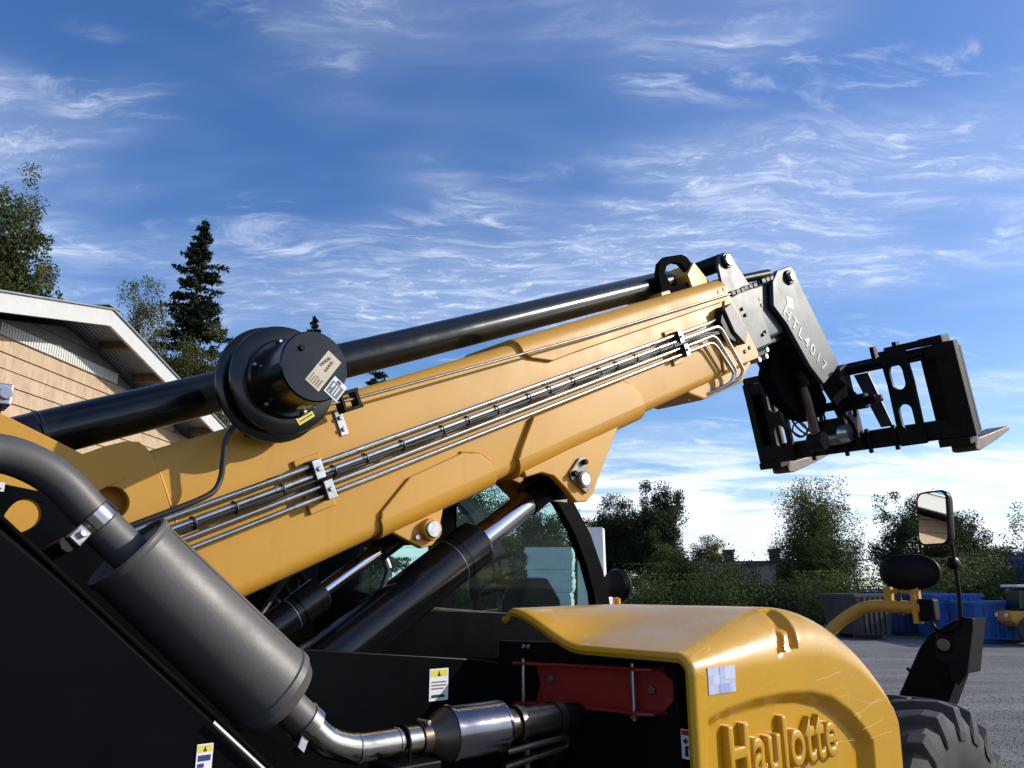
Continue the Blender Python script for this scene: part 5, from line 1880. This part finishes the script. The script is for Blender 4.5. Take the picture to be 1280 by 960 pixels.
# ------------------------------------------------------------------ cab
CR, CL = -.38, -1.12
CABM = BLKM
side_out = [(1.50, .95), (3.10, .95), (3.19, 1.35), (3.165, 1.69), (3.12, 1.86), (3.03, 2.05), (2.90, 2.22), (2.72, 2.36), (2.55, 2.43), (1.62, 2.45), (1.50, 2.38)]
win = [(2.15, 1.60), (3.055, 1.66), (3.045, 1.75), (2.99, 1.90), (2.91, 2.05), (2.80, 2.19), (2.66, 2.30), (2.52, 2.365), (2.15, 2.37)]
win2 = [(1.57, 1.78), (2.03, 1.70), (2.03, 2.36), (1.57, 2.36)]
cab = plate('cab', side_out, [win, win2], .05, lambda x, y, z: V(x, CR + z, y), BLKP, TEL, .006)
plate('cab_frame', side_out, [win, win2], .05, lambda x, y, z: V(x, CL + z, y), BLK, cab, .006)
for r, p in ((CR, win), (CR, win2), (CL, win), (CL, win2)):
    rr = r - .012 if r == CR else r + .012
    mesh('window_pane', [V(a, rr, z) for a, z in p], [tuple(range(len(p)))], GLASS, cab, fix=False)
# roof, floor, rear wall, curved windscreen
MB().box(1.52, 2.60, CL + .03, CR - .03, 2.40, 2.46, lambda x, y, z: V(x, y, z)).build('roof', BLKM, cab, None, .01)
MB().box(1.52, 3.10, CL + .03, CR - .03, .97, 1.05, lambda x, y, z: V(x, y, z)).build('floor', BLKM, cab)
MB().box(1.50, 1.54, CL + .03, CR - .03, 1.051, 1.70, lambda x, y, z: V(x, y, z)).build('rear_panel', BLKM, cab)
MB().box(3.06, 3.10, CL + .03, CR - .03, 1.051, 1.36, lambda x, y, z: V(x, y, z)).build('front_panel', BLKM, cab)
mesh('rear_window', [V(1.52, CL + .03, 1.70), V(1.52, CR - .03, 1.70), V(1.52, CR - .03, 2.39), V(1.52, CL + .03, 2.39)], [(0, 1, 2, 3)], GLASS, cab, fix=False)
wsp = [(3.12, 1.37), (3.13, 1.55), (3.10, 1.72), (3.06, 1.87), (2.98, 2.04), (2.86, 2.20), (2.70, 2.33), (2.58, 2.40)]
mesh('windscreen', [V(a, r, z) for a, z in wsp for r in (CL + .03, CR - .03)], [(2 * i, 2 * i + 1, 2 * i + 3, 2 * i + 2) for i in range(len(wsp) - 1)], GLASS, cab, 60, fix=False)
# corner gusset glimpsed at the top of the front pillar
slab('pillar_gusset', [(686, 614), (709, 612), (709, 628), (690, 626)], CR + .026, CR + .0255, GREASE, cab, 0)
# sill line under the glass
MB().tube([V(1.50, CR + .03, 1.735), V(2.45, CR + .03, 1.66)], .006, 6).build('sill_bead', GREASE, cab, 60)
# steering wheel, column, seat, console
swc = V(*U(622, 716, r=-.75))
swn = (UX * -.62 + UZ * .78).normalized()
su_ = swn.orthogonal().normalized()
sv_ = swn.cross(su_)
MB().tube([swc + (su_ * math.cos(2 * math.pi * j / 28) + sv_ * math.sin(2 * math.pi * j / 28)) * .17 for j in range(29)], .014, 10).build('steering_wheel', HOSE, cab, 60)
b = MB()
for an in (0, 120, 240):
    b.tube([swc - swn * .03, swc + (su_ * math.cos(R_(an)) + sv_ * math.sin(R_(an))) * .17], .010, 8)
b.tube([swc, swc - swn * .45], .035, 12)
b.build('steering_column', BLKM, cab, 60)
st = MB()
st.box(1.75, 2.22, -.98, -.55, 1.38, 1.50, lambda x, y, z: V(x, y, z))
st.box(1.68, 1.80, -.98, -.55, 1.46, 2.05, lambda x, y, z: V(x, y, z))
seat = st.build('seat', SEATM, cab, None, .05, 4)
MB().box(1.80, 2.18, -.88, -.65, 1.05, 1.38, lambda x, y, z: V(x, y, z)).build('seat_base', BLKM, cab)
MB().prism([V(a, -.5, z) for a, z in ((2.62, 1.05), (2.98, 1.05), (2.95, 1.72), (2.86, 1.83), (2.72, 1.83), (2.66, 1.70))], [V(a, -.66, z) for a, z in ((2.62, 1.05), (2.98, 1.05), (2.95, 1.72), (2.86, 1.83), (2.72, 1.83), (2.66, 1.70))]).build('dashboard', BLKM, cab, None, .02)
MB().tube([V(2.42, -.60, 1.40), V(2.46, -.60, 1.76)], .012, 8).build('joystick_stem', BLKM, cab, 60)
MB().lathe(V(2.45, -.60, 1.72), UZ, [(0, .018), (.04, .032), (.10, .030), (.12, .015)], 14).build('joystick', BLKM, cab, 40)
# frames of the far door seen through the glass
MB().box(2.02, 2.09, CL + .026, CL + .06, 1.06, 2.38, lambda x, y, z: V(x, y, z)).build('door_post', BLKM, cab)
# left-hand mirror outside the cab, with its lamp
ml_ = V(*U(772, 732, r=-1.28))
b = MB()
prof = [(0, .0), (0, .05), (.02, .105), (.06, .12), (.10, .10), (.12, .05), (.12, .0)]
mir = MB().lathe(ml_ - UX * .06, UX, [(s, max(.002, q)) for s, q in prof], 28).build('side_mirror', BLKM, TEL, 40)
mir_c = ml_
MB().tube([ml_ - UZ * .08, ml_ - UZ * .22 + UR * .1, V(3.12, -1.12, 1.50)], .016, 10).build('mirror_arm', BLKM, mir, 60)
lm = V(*U(770, 752, r=-1.22))
MB().lathe(lm - UZ * .05, UZ, [(0, .03), (.03, .034), (.07, .032), (.08, .01)], 16).build('amber_lamp', mat('amber_lens', (.7, .28, .04), .25), mir, 40)
lm2 = V(*U(761, 752, r=-1.22))
MB().box(-.02, .02, -.02, .02, -.05, .03, lambda x, y, z: lm2 + UX * x + UR * y + UZ * z).build('white_lamp', WHITE, mir, None, .004)

# ------------------------------------------------------------------ wheels


def wheel(name, a, r, m_par, steer=0.0):
    """axle across the machine; r = middle of the tread"""
    RAD, HWD = .645, .215
    piv = V(a, r, RAD)
    c, s_ = math.cos(steer), math.sin(steer)
    ax_ = (UR * c + UX * s_)
    fw_ = (UX * c - UR * s_)
    prof = [(-HWD + .04, .30), (-HWD + .01, .36), (-HWD, .46), (-HWD + .012, .54), (-HWD + .045, .588), (-HWD + .10, .603), (0, .608), (HWD - .10, .603), (HWD - .045, .588), (HWD - .012, .54), (HWD, .46), (HWD - .01, .36), (HWD - .04, .30)]
    hub = MB().lathe(piv - ax_ * (HWD - .06), ax_, [(0, .05), (0, .30), (.03, .315), (.05, .29), (.12, .27), (.2, .27), (.27, .29), (2 * HWD - .15, .315), (2 * HWD - .12, .30), (2 * HWD - .14, .18), (2 * HWD - .10, .12), (2 * HWD - .10, .03)], 40).build(name, YEL, m_par, 30)
    MB().lathe(piv, ax_, prof, 64).build('tyre', RUB, hub, 40)
    n = 20

    def pt(v, ang, rad):
        return piv + ax_ * v + (fw_ * math.cos(ang) + UZ * math.sin(ang)) * rad

    for sd in (-1, 1):
        for k in range(n):
            a0 = 2 * math.pi * (k + (.5 if sd > 0 else 0)) / n
            secs = []
            for v, sh, w, r0, r1 in ((-.02, 0, .050, .59, .645), (.07, .085, .052, .585, .645), (.15, .175, .058, .575, .640), (.205, .235, .066, .53, .618), (.222, .25, .07, .47, .515)):
                ac = a0 - sh
                r1 -= .008
                secs.append([pt(sd * v, ac - w * 1.15, r0), pt(sd * v, ac + w * 1.15, r0), pt(sd * v, ac + w * .82, r1), pt(sd * v, ac - w * .82, r1)])
            MB().rings(secs).build('tread_lug', RUB, hub, None, .008)
    for k in range(10):
        an = 2 * math.pi * k / 10
        p = piv + ax_ * (HWD - .045) + (fw_ * math.cos(an) + UZ * math.sin(an)) * .15
        cyl('wheel_nut', p, p + ax_ * .03, .016, BOLT, hub, 6)
    return hub


wheel('wheel', 3.97, .76, TEL, R_(0))
wheel('wheel', 3.97, -.76, TEL, R_(0))
wheel('wheel', 1.00, .86, TEL)
wheel('wheel', 1.00, -.86, TEL)
for a in (1.0, 3.97):
    MB().cyl(V(a, -.75, .645), V(a, .75, .645), .11).build('axle', BLKM, chassis, 40)

# ------------------------------------------------------------------ front stabiliser, mirror arm
SA = 4.85


def sa(px, py, a=SA):
    return V(*U(px, py, a=a))


leg = [(1115, 895), (1122, 872), (1148, 812), (1160, 793), (1170, 788), (1205, 788), (1212, 800), (1196, 850), (1180, 893)]
f = [sa(*p) for p in leg]
stab = MB().prism(f, [p + UX * .16 for p in f]).build('stabiliser', BLKM, TEL, None, .006)
lo = [V(SA, .10, .75), V(SA, .42, .75)]
low_ = [sa(1115, 895), sa(1180, 893), V(SA + .0, .44, .72), V(SA, .12, .72)]
MB().prism(low_, [p + UX * .16 for p in low_]).build('stabiliser_root', BLKM, stab, None, .006)
MB().box(4.3, SA + .2, -.45, .45, .62, .86, lambda x, y, z: V(x, y, z)).build('stabiliser_beam', BLKM, stab, None, .01)
outer_ = [(1170, 790), (1199, 776), (1203, 771), (1216, 773), (1216, 785), (1209, 842), (1198, 857), (1189, 849), (1186, 834), (1170, 822)]
f = [sa(*p, a=SA - .035) for p in outer_]
MB().prism(f, [p + UX * .03 for p in f]).build('foot_bracket', FRAME, stab, None, .004)
f = [sa(*p, a=SA + .20) for p in outer_]
MB().prism(f, [p + UX * .03 for p in f]).build('foot_bracket', FRAME, stab, None, .004)
ff_ = [sa(1203, 771), sa(1216, 773), sa(1209, 842), sa(1198, 857)]
ff_ = [p + UX * -.004 for p in ff_]
MB().prism([ff_[1], ff_[2], ff_[2] + UR * -.03, ff_[1] + UR * -.03], [p + UX * .20 for p in (ff_[1], ff_[2], ff_[2] + UR * -.03, ff_[1] + UR * -.03)]).build('foot_plate', FRAME, stab)
pp_ = sa(1180, 806, SA - .04)
cyl('stabiliser_pin', pp_ - UX * .012, pp_ + UX * .3, .034, GREASE, stab)
cyl('pin_washer', pp_ - UX * .004, pp_ + UX * .004, .048, BLKM, stab)
nb = sa(1139, 840)
cyl('leg_stud', nb, nb - UR * .02 + UZ * .02, .010, BLKM, stab, 10)
# the same leg on the far side
vs = [Vector((p.x, -p.y, p.z)) for p in [sa(*q) for q in leg]]
MB().prism(vs, [p + UX * .16 for p in vs]).build('stabiliser_arm', BLKM, stab, None, .006)
# right-hand mirror on its bent stalk
MA_ = SA - .05
stalk = [sa(1164, 772, MA_), sa(1166, 783, MA_), sa(1176, 790, MA_), sa(1194, 787, MA_), sa(1201, 772, MA_), sa(1198, 735, MA_), sa(1193, 700, MA_), sa(1188, 672, MA_), sa(1186, 640, MA_)]
mr = MB().tube(fillet(stalk, .05, 6), .011, 10).build('door_mirror', BLKM, TEL, 60)
MB().tube([sa(1173, 789, MA_ + .01), sa(1197, 775, MA_ + .01)], .007, 8).build('stalk_brace', BLKM, mr, 60)
kn = sa(1192, 704, MA_)
MB().lathe(kn - UR * .03, UR, [(0, .02), (.01, .034), (.05, .034), (.06, .02)], 14).build('stalk_joint', BLKM, mr, 40)


def rrect(w, h, rad, n=6):
    res = []
    for cx_, cy_, a0 in ((w - rad, h - rad, 0), (-w + rad, h - rad, 90), (-w + rad, -h + rad, 180), (w - rad, -h + rad, 270)):
        for i in range(n + 1):
            t = R_(a0 + 90 * i / n)
            res.append((cx_ + rad * math.cos(t), cy_ + rad * math.sin(t)))
    return res


mc = sa(1168, 648, MA_ - .03)
mn = (UX * -1 + UR * -.36 + UZ * .125).normalized()
mu = UZ.cross(mn).normalized()
mv = mn.cross(mu)
rr_ = rrect(.106, .156, .046)
rings = []
for dpt, k in ((-.055, .62), (-.05, .80), (-.02, .98), (.012, 1.0), (.016, .975), (.016, .90)):
    rings.append([mc + mu * (x * k) + mv * (y * (1 - (1 - k) * .6)) + mn * dpt for x, y in rr_])
MB().rings(rings, True).build('mirror_shell', BLKM, mr, 40)
gm = [mc + mu * (x * .88) + mv * (y * .925) + mn * .0165 for x, y in rr_]
mesh('mirror_glass', [p for p in gm], [tuple(range(len(gm)))], MIRR, mr, fix=False)
# yellow tube with the wide front mirror
TA_ = SA - .02
yt = fillet([sa(1000, 830, TA_ - .25), sa(1048, 778, TA_ - .05), sa(1078, 759, TA_), sa(1105, 757, TA_), sa(1152, 760, TA_)], .10, 7)
ytube = MB().tube(yt, .036, 20).build('mirror_arm', YEL, TEL, 60)
for x_ in (1112, 1146):
    c = sa(x_, 752, TA_)
    MB().box(-.022, .022, -.02, .02, -.03, .085, lambda x, y, z: c + UR * x + UX * y + UZ * z).build('lamp_bracket', YEL, ytube, None, .004)
MB().tube([sa(1114, 739, TA_), sa(1147, 739, TA_)], .012, 8).build('lamp_rail', YEL, ytube, 60)
c = sa(1125, 758, TA_)
MB().tube([c + UZ * .05, c - UZ * .05], .016, 10).build('clamp_strap', HOSE, ytube, 60)
MB().tube([c + UZ * .02, sa(1124, 735, TA_)], .011, 8).build('mirror_stem', HOSE, ytube, 60)
# electrical box beside the tube end
c = sa(1160, 762, TA_)
MB().box(-.045, .045, -.03, .05, -.065, .06, lambda x, y, z: c + UR * x + UX * y + UZ * z).build('work_lamp', BLKM, ytube, None, .012, 3)
MB().box(-.075, -.046, -.04, .04, -.08, .09, lambda x, y, z: c + UR * x + UX * y + UZ * z).build('lamp_plate', YEL, ytube, None, .006)
# the wide mirror (dark glass side to us)
c = sa(1137, 715, TA_)
wn_ = (UX * -1 + UR * .25 + UZ * .05).normalized()
wu = UZ.cross(wn_).normalized()
wv = wn_.cross(wu)
rings = []
for dpt, k in ((-.06, .3), (-.055, .62), (-.03, .90), (.0, 1.0), (.012, .985), (.02, .94), (.032, .75), (.040, .5), (.044, .22)):
    rg = []
    for j in range(40):
        t = 2 * math.pi * j / 40
        ce, se = math.cos(t), math.sin(t)
        ex = abs(ce) ** .85 * (1 if ce > 0 else -1)
        ey_ = abs(se) ** .85 * (1 if se > 0 else -1)
        rg.append(c + wu * (.165 * k * ex) + wv * (.104 * k * ey_) + wn_ * dpt)
    rings.append(rg)
MB().rings(rings, True).build('front_mirror', BLKM, ytube, 40)
